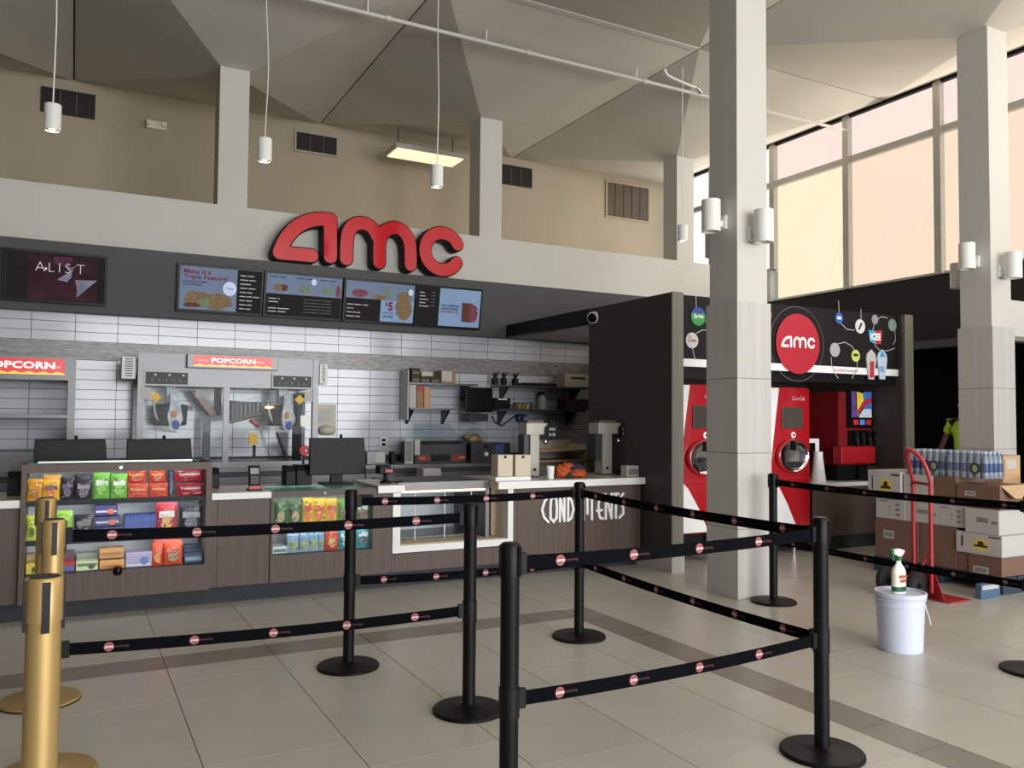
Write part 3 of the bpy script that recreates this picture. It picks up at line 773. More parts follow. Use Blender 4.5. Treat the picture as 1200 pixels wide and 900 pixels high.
def case_shell(name, label, x0, x1, z0, z1, ox0, ox1, oz0, oz1, yf, depth, shelves, glass_top):
    t = thing(name, label, 'display case', ((x0 + x1) / 2, yf, z0))
    W = MATS['wood_laminate']; yb = yf + depth
    box('side_panel', W, t, x0, ox0, yf, yb, z0, z1); box('side_panel', W, t, ox1, x1, yf, yb, z0, z1)
    box('top_rail', W, t, ox0, ox1, yf, yf + 0.02, oz1, z1); box('bottom_panel', W, t, ox0, ox1, yf, yf + 0.02, z0, oz0)
    box('back_panel', mat('case_interior', (214, 216, 216), 0.5, var=0.03), t, ox0, ox1, yb - 0.01, yb, oz0, z1)
    box('floor_panel', MATS['kick'], t, ox0, ox1, yf + 0.02, yb - 0.01, oz0 - 0.02, oz0)
    for z in shelves:
        s = box('shelf', mat('shelf_white', (205, 207, 208), 0.4), t, ox0, ox1, yf + 0.03, yb - 0.01, z - 0.012, z)
        box('shelf_edge', MATS['kick'], s, ox0, ox1, yf + 0.022, yf + 0.03, z - 0.03, z + 0.006)
    MB().cyl(((ox0 + ox1) / 2, yf - 0.006, (oz1 + z1) / 2), ((ox0 + ox1) / 2, yf, (oz1 + z1) / 2), 0.013, n=14).build('lock', MATS['chrome'], t, smooth=40)
    box('front_glass', GLASS, t, ox0, ox1, yf + 0.008, yf + 0.012, oz0, oz1)
    box('top_glass', glass('green_glass', (190, 215, 205), 0.12), t, x0 + 0.03, x1 - 0.03, yf + 0.01, yb, z1, z1 + 0.01)
    return t
case_shell('candy_case', 'tall wood candy display case with three shelves of sweets', -0.297, 0.945, 0.135, 1.09, -0.265, 0.905, 0.325, 1.035, 6.60, 0.42, (0.56, 0.832), True)
box_trim = box('case_light_bar', MATS['aluminium'], bpy.data.objects['candy_case'], -0.20, 0.80, 6.60, 6.62, 1.10, 1.112)
case_shell('candy_case', 'low wood candy display case with two shelves of snack bags', 1.395, 2.26, 0.135, 0.845, 1.412, 2.228, 0.345, 0.80, 6.645, 0.40, (0.565,), True)
# case lighting strips under the top rails
for nm, x0, x1, y, z in (('candy_case', -0.24, 0.88, 6.625, 1.05), ('candy_case', -0.24, 0.88, 6.633, 0.806), ('candy_case', -0.24, 0.88, 6.633, 0.534), ('candy_case.001', 1.43, 2.20, 6.67, 0.815), ('candy_case.001', 1.43, 2.20, 6.678, 0.540)):
    box('light_strip', mat('case_light', (235, 240, 255), 0.5, emit=9.0), bpy.data.objects[nm], x0, x1, y, y + 0.016, z, z + 0.010)

q = at(138, 668.5, Y=6.595)
MB().lathe([(0.022, -0.03), (0.03, -0.015), (0.03, 0.015), (0.022, 0.03)], (q.x, 6.585, q.z), 14).build('clip_knob', MATS['black_gloss'], bpy.data.objects['candy_case'], smooth=40)
# ---- refrigerated display in its white surround
t = thing('display_case', 'glass-fronted chilled display case in a wide white surround', 'display case', (2.97, 6.66, 0.147))
W = MATS['worktop_white']
box('surround', W, t, 2.402, 2.470, 6.645, 6.95, 0.295, 0.80); box('surround', W, t, 3.495, 3.548, 6.645, 6.95, 0.30, 0.80)
box('surround', W, t, 2.470, 3.495, 6.645, 6.95, 0.295, 0.355)
box('lower_panel', MATS['wood_laminate'], t, 2.402, 3.548, 6.665, 6.69, 0.135, 0.285)
box('body', MATS['stainless'], t, 2.52, 3.36, 6.98, 7.50, 0.357, 0.372)
box('end_panel', MATS['stainless'], t, 2.50, 2.52, 6.80, 7.50, 0.357, 0.87); box('end_panel', MATS['stainless'], t, 3.335, 3.37, 6.78, 7.50, 0.357, 0.87)
box('back_panel', mat('case_steel', (170, 174, 178), 0.45, 0.3), t, 2.52, 3.335, 7.48, 7.50, 0.372, 0.85)
box('canopy', MATS['stainless'], t, 2.50, 3.36, 6.79, 7.5, 0.850, 0.872)
box('rail', MATS['stainless'], t, 2.52, 3.335, 6.79, 6.81, 0.775, 0.85)
box('light_tube', mat('warm_tube', (255, 214, 160), 0.5, emit=2.2), t, 2.53, 3.33, 6.782, 6.79, 0.785, 0.80)
box('front_glass', GLASS, t, 2.52, 3.335, 6.80, 6.806, 0.372, 0.775)
for x in (2.66, 2.94, 3.20): box('glass_seam', MATS['aluminium'], t, x - 0.003, x + 0.003, 6.797, 6.808, 0.372, 0.775)
box('added_fill_strip', mat('added_fill_soft', (235, 240, 250), 0.5, emit=5.0), t, 2.55, 3.30, 6.83, 6.86, 0.835, 0.848)  # added glowing strip hidden behind the rail, brightens the case interior
box('side_post', MATS['black_satin'], t, 3.39, 3.43, 6.86, 6.90, 0.36, 0.80)
box('liner', mat('liner_wood', (206, 178, 140), 0.5), t, 2.47, 3.495, 6.70, 6.95, 0.355, 0.358); box('liner', MATS['liner_wood'], t, 3.44, 3.495, 6.90, 6.95, 0.358, 0.80)

# ---- deco lettering on the wood front
sg = thing('deco_lettering', 'white raised art-deco letters spelling CONDIMENTS on the wood counter front', 'sign', (4.3, 6.65, 0.47))
H0, H1 = 0.478, 0.722; hh = H1 - H0
def deco(st, x, w): return [[(x + a * w, H0 + b * hh) for a, b in s_] for s_ in st]
DECO = {
 'C': [[(0.95, 0.97), (0.45, 0.80), (0.12, 0.5), (0.4, 0.2), (1.0, 0.02)]],
 'O': [[(0.5, 0.97), (0.15, 0.85), (0.08, 0.5), (0.12, 0.15), (0.5, 0.02), (0.88, 0.15), (0.92, 0.5), (0.85, 0.85), (0.5, 0.97)]],
 'N': [[(0.12, 0.02), (0.12, 0.98)], [(0.12, 0.98), (0.88, 0.02)], [(0.88, 0.02), (0.88, 0.98)]],
 'D': [[(0.12, 0.02), (0.12, 0.98)], [(0.12, 0.98), (0.6, 0.80), (0.92, 0.45), (0.6, 0.12), (0.12, 0.02)]],
 'I': [[(0.5, 0.02), (0.5, 0.98)]],
 'M': [[(0.08, 0.02), (0.08, 0.98)], [(0.08, 0.75), (0.25, 0.97), (0.45, 0.80), (0.48, 0.25)], [(0.48, 0.78), (0.66, 0.97), (0.90, 0.80), (0.92, 0.02)]],
 'E': [[(0.95, 0.97), (0.4, 0.92), (0.18, 0.6), (0.18, 0.3), (0.45, 0.06), (0.98, 0.03)], [(-0.15, 0.34), (0.8, 0.36)]],
 'T': [[(0.05, 0.97), (0.95, 0.97)], [(0.5, 0.97), (0.5, 0.02)]],
 'S': [[(0.85, 0.97), (0.35, 0.85), (0.30, 0.66), (0.80, 0.42), (0.85, 0.18), (0.1, 0.02)]]}
xs = [634, 645, 656.5, 666.5, 675.5, 682, 697, 708, 720.5, 727.5, 731]
spec = [('C', 633.5, 642), ('O', 643.5, 652.5), ('N', 654.5, 661.5), ('D', 664, 672), ('I', 675, 679), ('M', 682, 694), ('E', 699.5, 706), ('N', 708, 717), ('T', 718, 724), ('S', 724.5, 730.5)]
for ch, a, b in spec:
    xa = at(a, 595, Y=6.65).x; xb = at(b, 595, Y=6.65).x
    m = MB()
    for k, st in enumerate(deco(DECO[ch], xa, xb - xa)): m.prism_xz(stroke(st, 0.0115, 4), 6.635 + 0.001 * k, 6.659 + 0.0005 * k)
    m.build('letter', MATS['print_white'], sg, fix=True)

# ================================================================== SWEETS IN THE CASES
def cm(rgb): return mat('wrap_%d_%d_%d' % rgb, rgb, 0.3, var=0.10, scale=(25, 25, 25), bump=0.35)
LIM = (-0.262, 0.902)
def pouch(label, px, rgb, y, z0=None, group=None, th=0.035, print_rgb=None, accent=None, words=None, wr=(240, 240, 240), cat='snack bag', name='candy_bag', lean=0.0):
    """px = (left, right, top, bottom) as measured; y = plane of the bag's middle"""
    a = at(px[0], px[3], Y=y); b = at(px[1], px[2], Y=y)
    x0, x1 = max(a.x, LIM[0]), min(b.x, LIM[1]); zb = a.z if z0 is None else z0; zt = b.z
    w = x1 - x0; h = zt - zb; cx = (x0 + x1) / 2
    t = thing(name, label, cat, (cx, y, zb), group)
    nx, nz = 7, 9; mb = MB(); front = []; back = []
    rr = random.Random(hash(label) % 1000 if False else len(label) * 7 + int(px[0]))
    for j in range(nz):
        v = j / (nz - 1)
        for i in range(nx):
            u = i / (nx - 1)
            bul = (math.sin(math.pi * u) ** 0.6 if 0 < u < 1 else 0) * (math.sin(math.pi * min(1, max(0, (v - 0.06) / 0.88))) ** 0.5 if 0.06 < v < 0.94 else 0)
            e = 0.0012 + th / 2 * bul * (1 + rr.uniform(-0.12, 0.12))
            pin = 1 - 0.05 * math.sin(math.pi * v)
            x = cx + (u - 0.5) * w * pin; z = zb + v * h
            front.append((x, y - e + lean * v, z)); back.append((x, y + e + lean * v, z))
    n = len(front); fs = []
    for j in range(nz - 1):
        for i in range(nx - 1):
            k = j * nx + i
            fs.append((k, k + 1, k + nx + 1, k + nx)); fs.append((n + k, n + k + nx, n + k + nx + 1, n + k + 1))
    edge = [i for i in range(nx)] + [j * nx + nx - 1 for j in range(1, nz)] + [(nz - 1) * nx + i for i in range(nx - 2, -1, -1)] + [j * nx for j in range(nz - 2, 0, -1)]
    for i in range(len(edge)):
        p, q_ = edge[i], edge[(i + 1) % len(edge)]; fs.append((p, n + p, n + q_, q_))
    mb.add(front + back, fs); pc = mb.build('pouch', cm(rgb), t, smooth=50)
    f = Frame((cx, y - th / 2 * 1.14 - 0.002 + lean * 0.5, zb))
    if accent:
        m = MB(); f.disc(m, 0, h * 0.34, w * 0.27, h * 0.2, 0.0); m.build('picture', cm(accent), t, fix=False)
    if print_rgb:
        m = MB(); f.rect(m, -w * 0.36, w * 0.36, h * 0.52, h * 0.72, 0.0); m.build('name_band', cm(print_rgb), t, fix=False)
    fl = MB(); r2 = random.Random(int(px[0] * 3)); 
    for q_ in range(9):
        u_, v_ = r2.uniform(-.34, .34) * w, r2.uniform(.14, .86) * h; s_, k_ = r2.uniform(.05, .13) * w, r2.uniform(.015, .05) * h
        f.poly(fl, [(u_ - s_, v_ - k_), (u_ + s_ * .8, v_ - k_ * .6), (u_ + s_, v_ + k_), (u_ - s_ * .7, v_ + k_ * .8)], 0.0004 * (q_ + 1) * 0.3)
    dk = tuple(int(c_ * 0.62) for c_ in rgb) if sum(rgb) > 240 else tuple(min(255, int(c_ + 70)) for c_ in rgb)
    fl.build('print_flecks', cm(dk), t, fix=False)['kind'] = 'stuff'
    fl = MB()
    for q_ in range(8):
        u_, v_ = r2.uniform(-.34, .34) * w, r2.uniform(.12, .88) * h; s_, k_ = r2.uniform(.03, .10) * w, r2.uniform(.012, .03) * h
        f.poly(fl, [(u_ - s_, v_ - k_), (u_ + s_, v_ - k_ * .4), (u_ + s_ * .9, v_ + k_), (u_ - s_ * .8, v_ + k_ * .7)], 0.0018 + 0.0001 * q_)
    fl.build('print_flecks', cm(tuple(min(255, int(c_ * 0.5 + 128)) for c_ in rgb)), t, fix=False)['kind'] = 'stuff'
    if words:
        m = MB(); f.text(m, words, 0, h * 0.54, h * 0.15, 0.0015, width=w * 0.72, align='c', bold=0.02); m.build('lettering', cm(wr), t, fix=False)
    return t
def carton(label, px, rgb, y, z0=None, group=None, depth=0.12, band=None, words=None, wr=(240, 240, 240), accent=None, cat='candy box', name='candy_box'):
    a = at(px[0], px[3], Y=y); b = at(px[1], px[2], Y=y)
    x0, x1 = max(a.x, LIM[0]), min(b.x, LIM[1]); zb = a.z if z0 is None else z0; zt = b.z; w = x1 - x0; h = zt - zb
    t = thing(name, label, cat, ((x0 + x1) / 2, y, zb), group)
    box('carton', cm(rgb), t, x0, x1, y, y + depth, zb, zt, bevel=0.002)
    f = Frame((x0, y, zb))
    if band: f.rect(MB(), w * 0.05, w * 0.95, h * band[1], h * band[2], 0.001).build('print_band', cm(band[0]), t, fix=False)
    if accent: 
        m = MB(); f.disc(m, w * 0.7, h * 0.4, w * 0.16, h * 0.28, 0.0016); m.build('picture', cm(accent), t, fix=False)
    if words: f.text(MB(), words, w * 0.5, h * 0.3, h * 0.3, 0.002, width=w * 0.8, align='c', bold=0.02).build('lettering', cm(wr), t, fix=False)
    return t
YS = 6.70; Z1, Z2, Z3 = 0.833, 0.561, 0.326
SH1, SH2, SH3 = 'sweets on the top shelf of the tall case', 'sweets on the middle shelf of the tall case', 'sweets on the bottom shelf of the tall case'
pouch('orange candy bag at the left end of the top shelf, tall case', (30, 50, 561, 586), (236, 162, 42), YS, Z1, SH1, accent=(186, 120, 40), print_rgb=(225, 140, 30))
pouch('yellow and orange candy bag second from left on the top shelf', (49.5, 70.5, 562, 586), (245, 190, 50), YS, Z1, SH1, print_rgb=(120, 60, 110), accent=(235, 120, 60))
pouch('orange candy bag standing behind the yellow one, top shelf', (50, 72, 556, 586), (240, 165, 50), YS + 0.05, Z1, SH1)
pouch('black candy bag with grey print beside the yellow bag, top shelf', (70.5, 87.5, 559, 584), (44, 38, 46), YS, Z1, SH1, accent=(96, 88, 104), print_rgb=(80, 60, 96))
pouch('black candy bag with grey print beside the green bags, top shelf', (87.5, 108.5, 561, 584), (46, 40, 46), YS, Z1, SH1, accent=(110, 98, 110), print_rgb=(150, 140, 150))
pouch('tall black bag behind the grey-printed bags, top shelf', (86, 108, 555, 584), (36, 32, 36), YS + 0.05, Z1, SH1)
pouch('bright green candy bag left of its twin, top shelf', (109, 129, 553.5, 584.5), (118, 190, 58), YS, Z1, SH1, print_rgb=(235, 240, 220), accent=(150, 205, 80))
pouch('bright green candy bag touching the red-orange bags, top shelf', (129.5, 149.5, 554.5, 584), (122, 194, 60), YS, Z1, SH1, print_rgb=(238, 242, 225), accent=(150, 205, 80))
RO = (222, 66, 36)
pouch('red-orange peanut candy bag, upper of the left pair, top shelf', (147.5, 171.5, 549.5, 566.5), RO, YS + 0.02, None, SH1, words="Reese's", wr=(250, 214, 60), accent=(190, 60, 30))
pouch('red-orange peanut candy bag, lower of the left pair, top shelf', (149.5, 174, 566.5, 583), (232, 82, 58), YS, Z1, SH1, words="Reese's", wr=(250, 224, 80))
pouch('red-orange peanut candy bag, upper of the right pair, top shelf', (174.5, 194.5, 549, 566), RO, YS + 0.02, None, SH1, words="Reese's", wr=(250, 214, 60), accent=(190, 60, 30))
pouch('red-orange peanut candy bag, lower of the right pair, top shelf', (175, 197, 566, 582.5), (232, 82, 58), YS, Z1, SH1, words="Reese's", wr=(250, 224, 80))
carton('narrow navy candy box between red-orange and crimson packs', (198, 203, 552, 582), (38, 44, 84), YS, Z1, SH1, accent=(120, 120, 150))
pouch('crimson licorice pack, upper of two at the right end, top shelf', (203.5, 239, 549, 565), (168, 34, 52), YS + 0.02, None, SH1, words='Twizzlers', wr=(245, 235, 235), print_rgb=None)
pouch('crimson licorice pack, lower of two at the right end, top shelf', (206, 240, 565.5, 580.5), (160, 26, 48), YS, Z1, SH1, words='Twizzlers', wr=(245, 235, 235))
pouch('yellow-green bag at the left end of the middle shelf', (29.5, 44, 604, 631.5), (208, 216, 70), YS, Z2, SH2, accent=(90, 110, 40))
pouch('lime bag right of the gold posts, middle shelf', (64, 85.5, 598, 630), (150, 200, 60), YS, Z2, SH2, accent=(250, 220, 90))
pouch('dark brown bag on the middle shelf beside the navy boxes', (86, 110, 602, 630), (52, 38, 46), YS, Z2, SH2, print_rgb=(120, 110, 116))
for k in range(3):
    carton(('bottom', 'middle', 'top')[k] + ' navy box of the three stacked on the middle shelf', (110.5 + k * 0.3, 143 - 2.5 * k, 617 - 12.5 * k, 629.5 - 12.5 * k), (40, 40, 110), YS, Z2 + 0.001 if k == 0 else None, SH2, band=((210, 200, 220), 0.3, 0.5), accent=(220, 110, 50))
carton('flat royal blue tray box on the middle shelf', (145.5, 183, 602, 629), (38, 64, 150), YS, Z2, SH2, band=((150, 160, 200), 0.05, 0.14))
pouch('red and white candy bag on the middle shelf', (182, 208, 588, 628), (196, 44, 54), YS, Z2, SH2, print_rgb=(238, 230, 225), accent=(230, 170, 80))
pouch('black speckled bag at the right end of the middle shelf', (209, 238, 590, 627), (34, 34, 44), YS, Z2, SH2, print_rgb=(150, 150, 160), accent=(90, 90, 110))
carton('yellow candy box at the left end of the bottom shelf', (30, 43, 660, 673.5), (236, 210, 84), YS, Z3, SH3, accent=(70, 90, 50))
carton('tan open tray behind the yellow box, bottom shelf', (30, 46, 649, 673), (196, 160, 110), YS + 0.13, Z3, SH3, depth=0.08)
carton('green candy box hidden behind the gold posts, bottom shelf', (46, 69, 650, 672.5), (120, 150, 80), YS, Z3, SH3)
carton('red and blue candy box right of the gold posts', (70, 87.5, 657, 671.5), (178, 42, 44), YS, Z3, SH3, band=((70, 110, 190), 0.05, 0.48), accent=None)
carton('purple-brown box lying behind the red and blue box', (70, 87.5, 645.5, 671.5), (96, 66, 76), YS + 0.13, Z3, SH3, depth=0.08)
carton('cream and green candy box on the bottom shelf', (89, 115, 657, 670), (226, 232, 184), YS, Z3, SH3, band=((110, 140, 90), 0.45, 0.8), accent=(96, 76, 60))
carton('grey-green tray behind the cream box, bottom shelf', (89, 115.5, 647, 670), (150, 150, 128), YS + 0.13, Z3, SH3, depth=0.08)
carton('orange box, lower of two on the bottom shelf', (116.5, 146, 655, 668.5), (232, 168, 90), YS, Z3, SH3, band=((220, 120, 60), 0.1, 0.4))
carton('tan-orange box, upper of two on the bottom shelf', (116.5, 145, 641.5, 655), (206, 150, 80), YS, None, SH3, band=((170, 110, 60), 0.3, 0.6))
carton('lilac candy box with blue print on the bottom shelf', (147, 178.5, 646, 666.5), (186, 172, 206), YS, Z3, SH3, band=((232, 228, 240), 0.05, 0.2), accent=(90, 130, 190), words='Kups' if False else None)
pouch('orange-red snack bag, left of two on the bottom shelf', (177.5, 191, 636, 665), (236, 84, 44), YS, Z3, SH3, accent=(250, 170, 70), print_rgb=(240, 110, 80))
pouch('orange-red snack bag, right of two on the bottom shelf', (191.5, 214, 633, 664), (236, 86, 40), YS, Z3, SH3, accent=(160, 150, 110), print_rgb=(240, 120, 90))
pouch('tall orange bag behind the two orange-red bags', (178, 213, 627.5, 664), (214, 66, 30), YS + 0.05, Z3, SH3)
for k in range(3):
    carton(('front', 'middle', 'rear')[k] + ' dark blue box in the row at the right end of the bottom shelf', (216, 239, 647 - 5 * k, 662), (44, 62, 96), YS + 0.075 * k, Z3, SH3, depth=0.06, band=((150, 170, 200), 0.25, 0.6) if k == 0 else None)
# low case
LIM = (1.416, 2.224); YL = 6.73; LU, LL = 0.566, 0.347
G4, G5 = 'snacks on the upper shelf of the low case', 'snacks on the lower shelf of the low case'
pouch('dark green bag at the left end of the low case, upper shelf', (320.5, 337, 584.5, 607), (74, 104, 62), YL, LU, G4, accent=(176, 150, 110))
pouch('dark green bag second in the low case, upper shelf', (337.5, 354, 584, 606.5), (78, 108, 64), YL, LU, G4, accent=(186, 160, 120))
for k, (a, b) in enumerate(((354.5, 367), (366, 381.5), (381, 395))):
    pouch(('first', 'second', 'third')[k] + ' of the three yellow and orange bags in the low case', (a, b, 583 + 0.3 * k, 606.5), (244, 196, 56), YL + 0.004 * k, LU, G4, print_rgb=(214, 64, 60), accent=(238, 110, 50))
pouch('purple and green bag left of the black post, low case', (395.5, 411.5, 583.5, 605.5), (112, 150, 60), YL, LU, G4, accent=(110, 30, 70))
pouch('maroon and green bag right of the black post, low case', (416, 432.5, 583.5, 605), (100, 130, 70), YL, LU, G4, accent=(130, 30, 60), print_rgb=(190, 220, 200))
carton('white cookie box in the low case, lower shelf', (319.5, 336.5, 640, 647), (226, 232, 234), YL, LL, G5, depth=0.2, band=((60, 110, 100), 0.2, 0.6))
for k, (a, b) in enumerate(((336, 350), (350, 362), (361, 373), (372, 380))):
    pouch(('first', 'second', 'third', 'fourth')[k] + ' of the pale blue and green bags in the low case', (a, b, 619 - 0.3 * k, 645.5), (168, 192, 214), YL + 0.004 * (k % 2), LL, G5, print_rgb=(120, 160, 200), accent=(160, 176, 60))
pouch('vermilion pouch with round picture in the low case', (380.5, 396.5, 616.5, 643), (222, 78, 42), YL, LL, G5, accent=(240, 190, 110))
pouch('teal bag left of the black post in the low case', (396.5, 412, 616.5, 642), (60, 160, 166), YL, LL, G5, print_rgb=(230, 235, 235), accent=(220, 225, 235))
pouch('teal bag right of the black post in the low case', (417, 432.5, 615, 641), (64, 164, 170), YL, LL, G5, print_rgb=(225, 232, 235), accent=(60, 50, 80))
# ================================================================== KITCHEN BEHIND THE COUNTER
ST = MATS['stainless']
BCZ = 0.90
t = thing('back_counter', 'long stainless back counter along the tiled wall', 'counter', (2.4, 9.0, 0))
box('top', ST, t, -1.6, 5.6, 8.92, 9.74, BCZ - 0.04, BCZ)
box('carcass', MATS['steel_dark'], t, -1.6, 5.6, 8.98, 9.74, 0.10, BCZ - 0.04)
for k in range(8): box('cabinet_door', ST, t, -1.58 + 0.9 * k, -1.58 + 0.9 * k + 0.88, 8.965, 8.98, 0.14, 0.80)
box('toe_kick', MATS['black_satin'], t, -1.6, 5.6, 9.03, 9.7, 0.0, 0.10)
mat('popper_red', (206, 44, 44), 0.3, emit=0.55)
mat('popper_flame', (240, 190, 70), 0.3, emit=0.6)
mat('popper_cream', (225, 225, 215), 0.4, emit=0.3)
def popcorn_sign(t, x0, x1, y, z0, z1, cut=False):
    f = Frame((x0, y, z0)); W, H = x1 - x0, z1 - z0
    f.rect(MB(), 0, W, 0, H, 0.001).build('sign_flames', MATS['popper_flame'], t, fix=False)
    m = MB(); n = 14
    pts = [(0, H)] + [(W * k / n, H * (0.20 if k % 2 else 0.08)) for k in range(n + 1)] + [(W, H)]
    f.poly(m, pts, 0.003); m.build('sign_red', MATS['popper_red'], t, fix=False)
    f.text(MB(), 'POPCORN', W * (0.50 if not cut else 0.55), H * 0.38, H * 0.42, 0.005, width=W * (0.56 if not cut else 0.70), align='c', bold=0.035).build('lettering', mat('lit_white', (245, 245, 242), 0.5, emit=0.55), t, fix=False)
    f.text(MB(), 'POPPER' if cut else 'FRESH', W * 0.83 if not cut else W * 0.89, H * 0.42, H * 0.16, 0.005, width=W * 0.14, align='c').build('small_lettering', MATS['popper_cream'], t, fix=False)
    if not cut: f.text(MB(), 'FRESH', W * 0.12, H * 0.45, H * 0.16, 0.005, width=W * 0.13, align='c').build('small_lettering', MATS['popper_cream'], t, fix=False)
# ---- double popper
PX0, PX1, PY0, PY1, PZ0, PZ1 = 0.565, 2.375, 9.0, 9.70, BCZ, 2.065
t = thing('popcorn_machine', 'large stainless double popcorn machine with two kettles and a red sign', 'popcorn machine', (1.47, 9.0, PZ0))
for x0, x1 in ((PX0, PX0 + 0.06), (PX1 - 0.06, PX1)):
    box('corner_post', ST, t, x0, x1, PY0, PY0 + 0.06, PZ0, PZ1); box('corner_post', ST, t, x0, x1, PY1 - 0.05, PY1, PZ0, PZ1)
box('centre_post', ST, t, 1.385, 1.445, PY0 + 0.01, PY0 + 0.05, PZ0 + 0.06, 1.735)
box('base_tray', ST, t, PX0 + 0.06, PX1 - 0.06, PY0, PY1, PZ0, PZ0 + 0.06)
box('hood', ST, t, PX0 + 0.06, PX1 - 0.06, PY0 + 0.01, PY1, 1.735, PZ1 - 0.005)
s_ = box('sign_box', ST, t, 1.015, 1.925, PY0 - 0.05, PY0 + 0.01, 1.925, 2.07, bevel=0.004)
popcorn_sign(t, 1.075, 1.86, PY0 - 0.051, 1.945, 2.055)
for x0, x1 in ((0.635, 1.03), (1.885, 2.29)):
    b = box('control_bezel', ST, t, x0 - 0.015, x1 + 0.015, PY0 - 0.012, PY0 + 0.01, 1.735, 1.895)
    box('control_panel', MATS['black_gloss'], b, x0, x1, PY0 - 0.018, PY0 - 0.012, 1.752, 1.872)
    for k in range(5): MB().cyl((x0 + 0.06 + 0.065 * k, PY0 - 0.03, 1.79), (x0 + 0.06 + 0.065 * k, PY0 - 0.018, 1.79), 0.014, n=10).build('switch', MATS['steel_dark'], b)
    for k in range(3): MB().cyl((x0 + 0.09 + 0.13 * k, PY0 - 0.024, 1.845), (x0 + 0.09 + 0.13 * k, PY0 - 0.018, 1.845), 0.010, n=10).build('indicator_light', MATS['print_white'], b)
for sx, cx in ((0, 0.90), (1, 2.05)):
    k = MB().lathe([(0.145, 0.0), (0.165, 0.01), (0.175, 0.19), (0.18, 0.20), (0.165, 0.20), (0.155, 0.02)], (cx, 9.32, 1.33), 24).build('kettle', mat('kettle_dark', (46, 43, 40), 0.3, 0.6) if not sx else mat('kettle_bright', (120, 112, 104), 0.15, 0.95), t, smooth=40)
    MB().lathe([(0.175, 0.0), (0.16, 0.02), (0.02, 0.04)], (cx, 9.32, 1.532), 24).build('kettle_lid', MATS['kettle_dark'], k, smooth=40)
    box('kettle_arm', ST, k, cx - 0.045, cx + 0.045, 9.26, 9.38, 1.572, 1.74)
    MB().tube([(cx - 0.17, 9.25, 1.62), (cx - 0.15, 9.22, 1.45), (cx - 0.06, 9.20, 1.28), (cx + 0.06, 9.20, 1.27)], 0.012, 8).build('hose', MATS['aluminium'], k, smooth=60)
    rg = MB(); rr = random.Random(cx)
    pts = [(-0.05, 0.36), (0.05, 0.38), (0.055, 0.22), (0.08, 0.10), (0.02, -0.04), (-0.04, 0.0), (-0.075, 0.12), (-0.05, 0.24)]
    rg.hexa([(cx + 0.03 + a, 9.13 + rr.uniform(-.01, .01), 1.30 + b) for a, b in pts], [(cx + 0.03 + a * .9, 9.15, 1.30 + b) for a, b in pts])
    o = rg.build('hanging_rag', mat('rag', (205, 210, 220), 0.8, var=0.5, scale=(22, 22, 16)), t)
    MB().sphere((cx + 0.04, 9.125, 1.34), 0.04, 0.012, 0.05, 10, 6).build('rag_blue_patch', mat('rag_blue', (70, 90, 160), 0.8), o, smooth=60)
    MB().sphere((cx + 0.02, 9.122, 1.45), 0.03, 0.012, 0.04, 10, 6).build('rag_orange_patch', mat('rag_orange', (214, 140, 90), 0.8), o, smooth=60)
    f = Frame((cx, PY0 - 0.002, 0)); w = -1 if sx == 0 else 1
    m = MB(); ox = -0.165 if sx == 0 else 0.12
    f.poly(m, [(ox + 0.055, 1.62), (ox, 1.675), (ox - 0.055, 1.62), (ox, 1.565)], 0.0); m.build('warning_diamond', mat('warn_yellow', (226, 178, 50), 0.5), t, fix=False)
    m = MB(); ox = -0.245 if sx == 0 else 0.225
    f.rect(m, ox - 0.055, ox + 0.035, 1.60, 1.72, 0.002); m.build('paper_label', MATS['carton_white'], t, fix=False)
mat('chute_brown', (92, 72, 58), 0.4, 0.5)
MB().hexa([(1.10, 9.3, 1.70), (1.16, 9.3, 1.70), (1.40, 9.3, 1.44), (1.30, 9.3, 1.44)], [(1.10, 9.62, 1.70), (1.16, 9.62, 1.70), (1.40, 9.62, 1.44), (1.30, 9.62, 1.44)]).build('chute', MATS['chute_brown'], t)
box('chute_label', MATS['carton_white'], t, 1.14, 1.30, 9.27, 9.275, 1.63, 1.72)
box('divider', MATS['black_gloss'], t, 1.36, 1.385, 9.15, 9.5, 1.44, 1.735)
box('divider_leg', MATS['steel_dark'], t, 1.24, 1.31, 9.35, 9.42, PZ0 + 0.06, 1.44)
box('back_bar', MATS['chute_brown'], t, 0.98, 1.16, 9.60, 9.64, 1.50, 1.55)
sc_ = MB().hexa([(1.46, 9.05, 1.36), (1.78, 9.05, 1.46), (1.78, 9.05, 1.58), (1.46, 9.05, 1.60)], [(1.46, 9.12, 1.36), (1.78, 9.12, 1.46), (1.78, 9.12, 1.58), (1.46, 9.12, 1.60)]).build('scoop', MATS['black_satin'], t)
m = MB()
for i in range(7):
    for j in range(5): m.box(1.48 + 0.042 * i, 1.498 + 0.042 * i, 9.043, 9.05, 1.41 + 0.012 * i + 0.037 * j, 1.425 + 0.012 * i + 0.037 * j)
m.build('scoop_holes', ST, sc_, fix=False)['kind'] = 'stuff'
MB().cyl((1.46, 9.06, 1.37), (1.80, 9.06, 1.47), 0.016, n=8).build('scoop_edge', MATS['chrome'], sc_)
MB().cyl((1.66, 9.05, 1.40), (1.76, 9.05, 1.32), 0.018, n=8).build('red_handle', MATS['red_gloss'], t)
box('spray_label', MATS['warn_yellow'], t, 1.655, 1.745, 9.03, 9.06, 1.14, 1.25)
MB().cyl((1.71, 9.04, 0.99), (1.71, 9.04, 1.13), 0.018, n=8).build('nozzle', MATS['chrome'], t)
MB().tube([(2.00, 9.30, 1.26), (2.04, 9.3, 1.15), (2.10, 9.3, 1.0), (2.13, 9.3, 0.96)], 0.018, 8).build('drain_lever', MATS['steel_dark'], t, smooth=60)
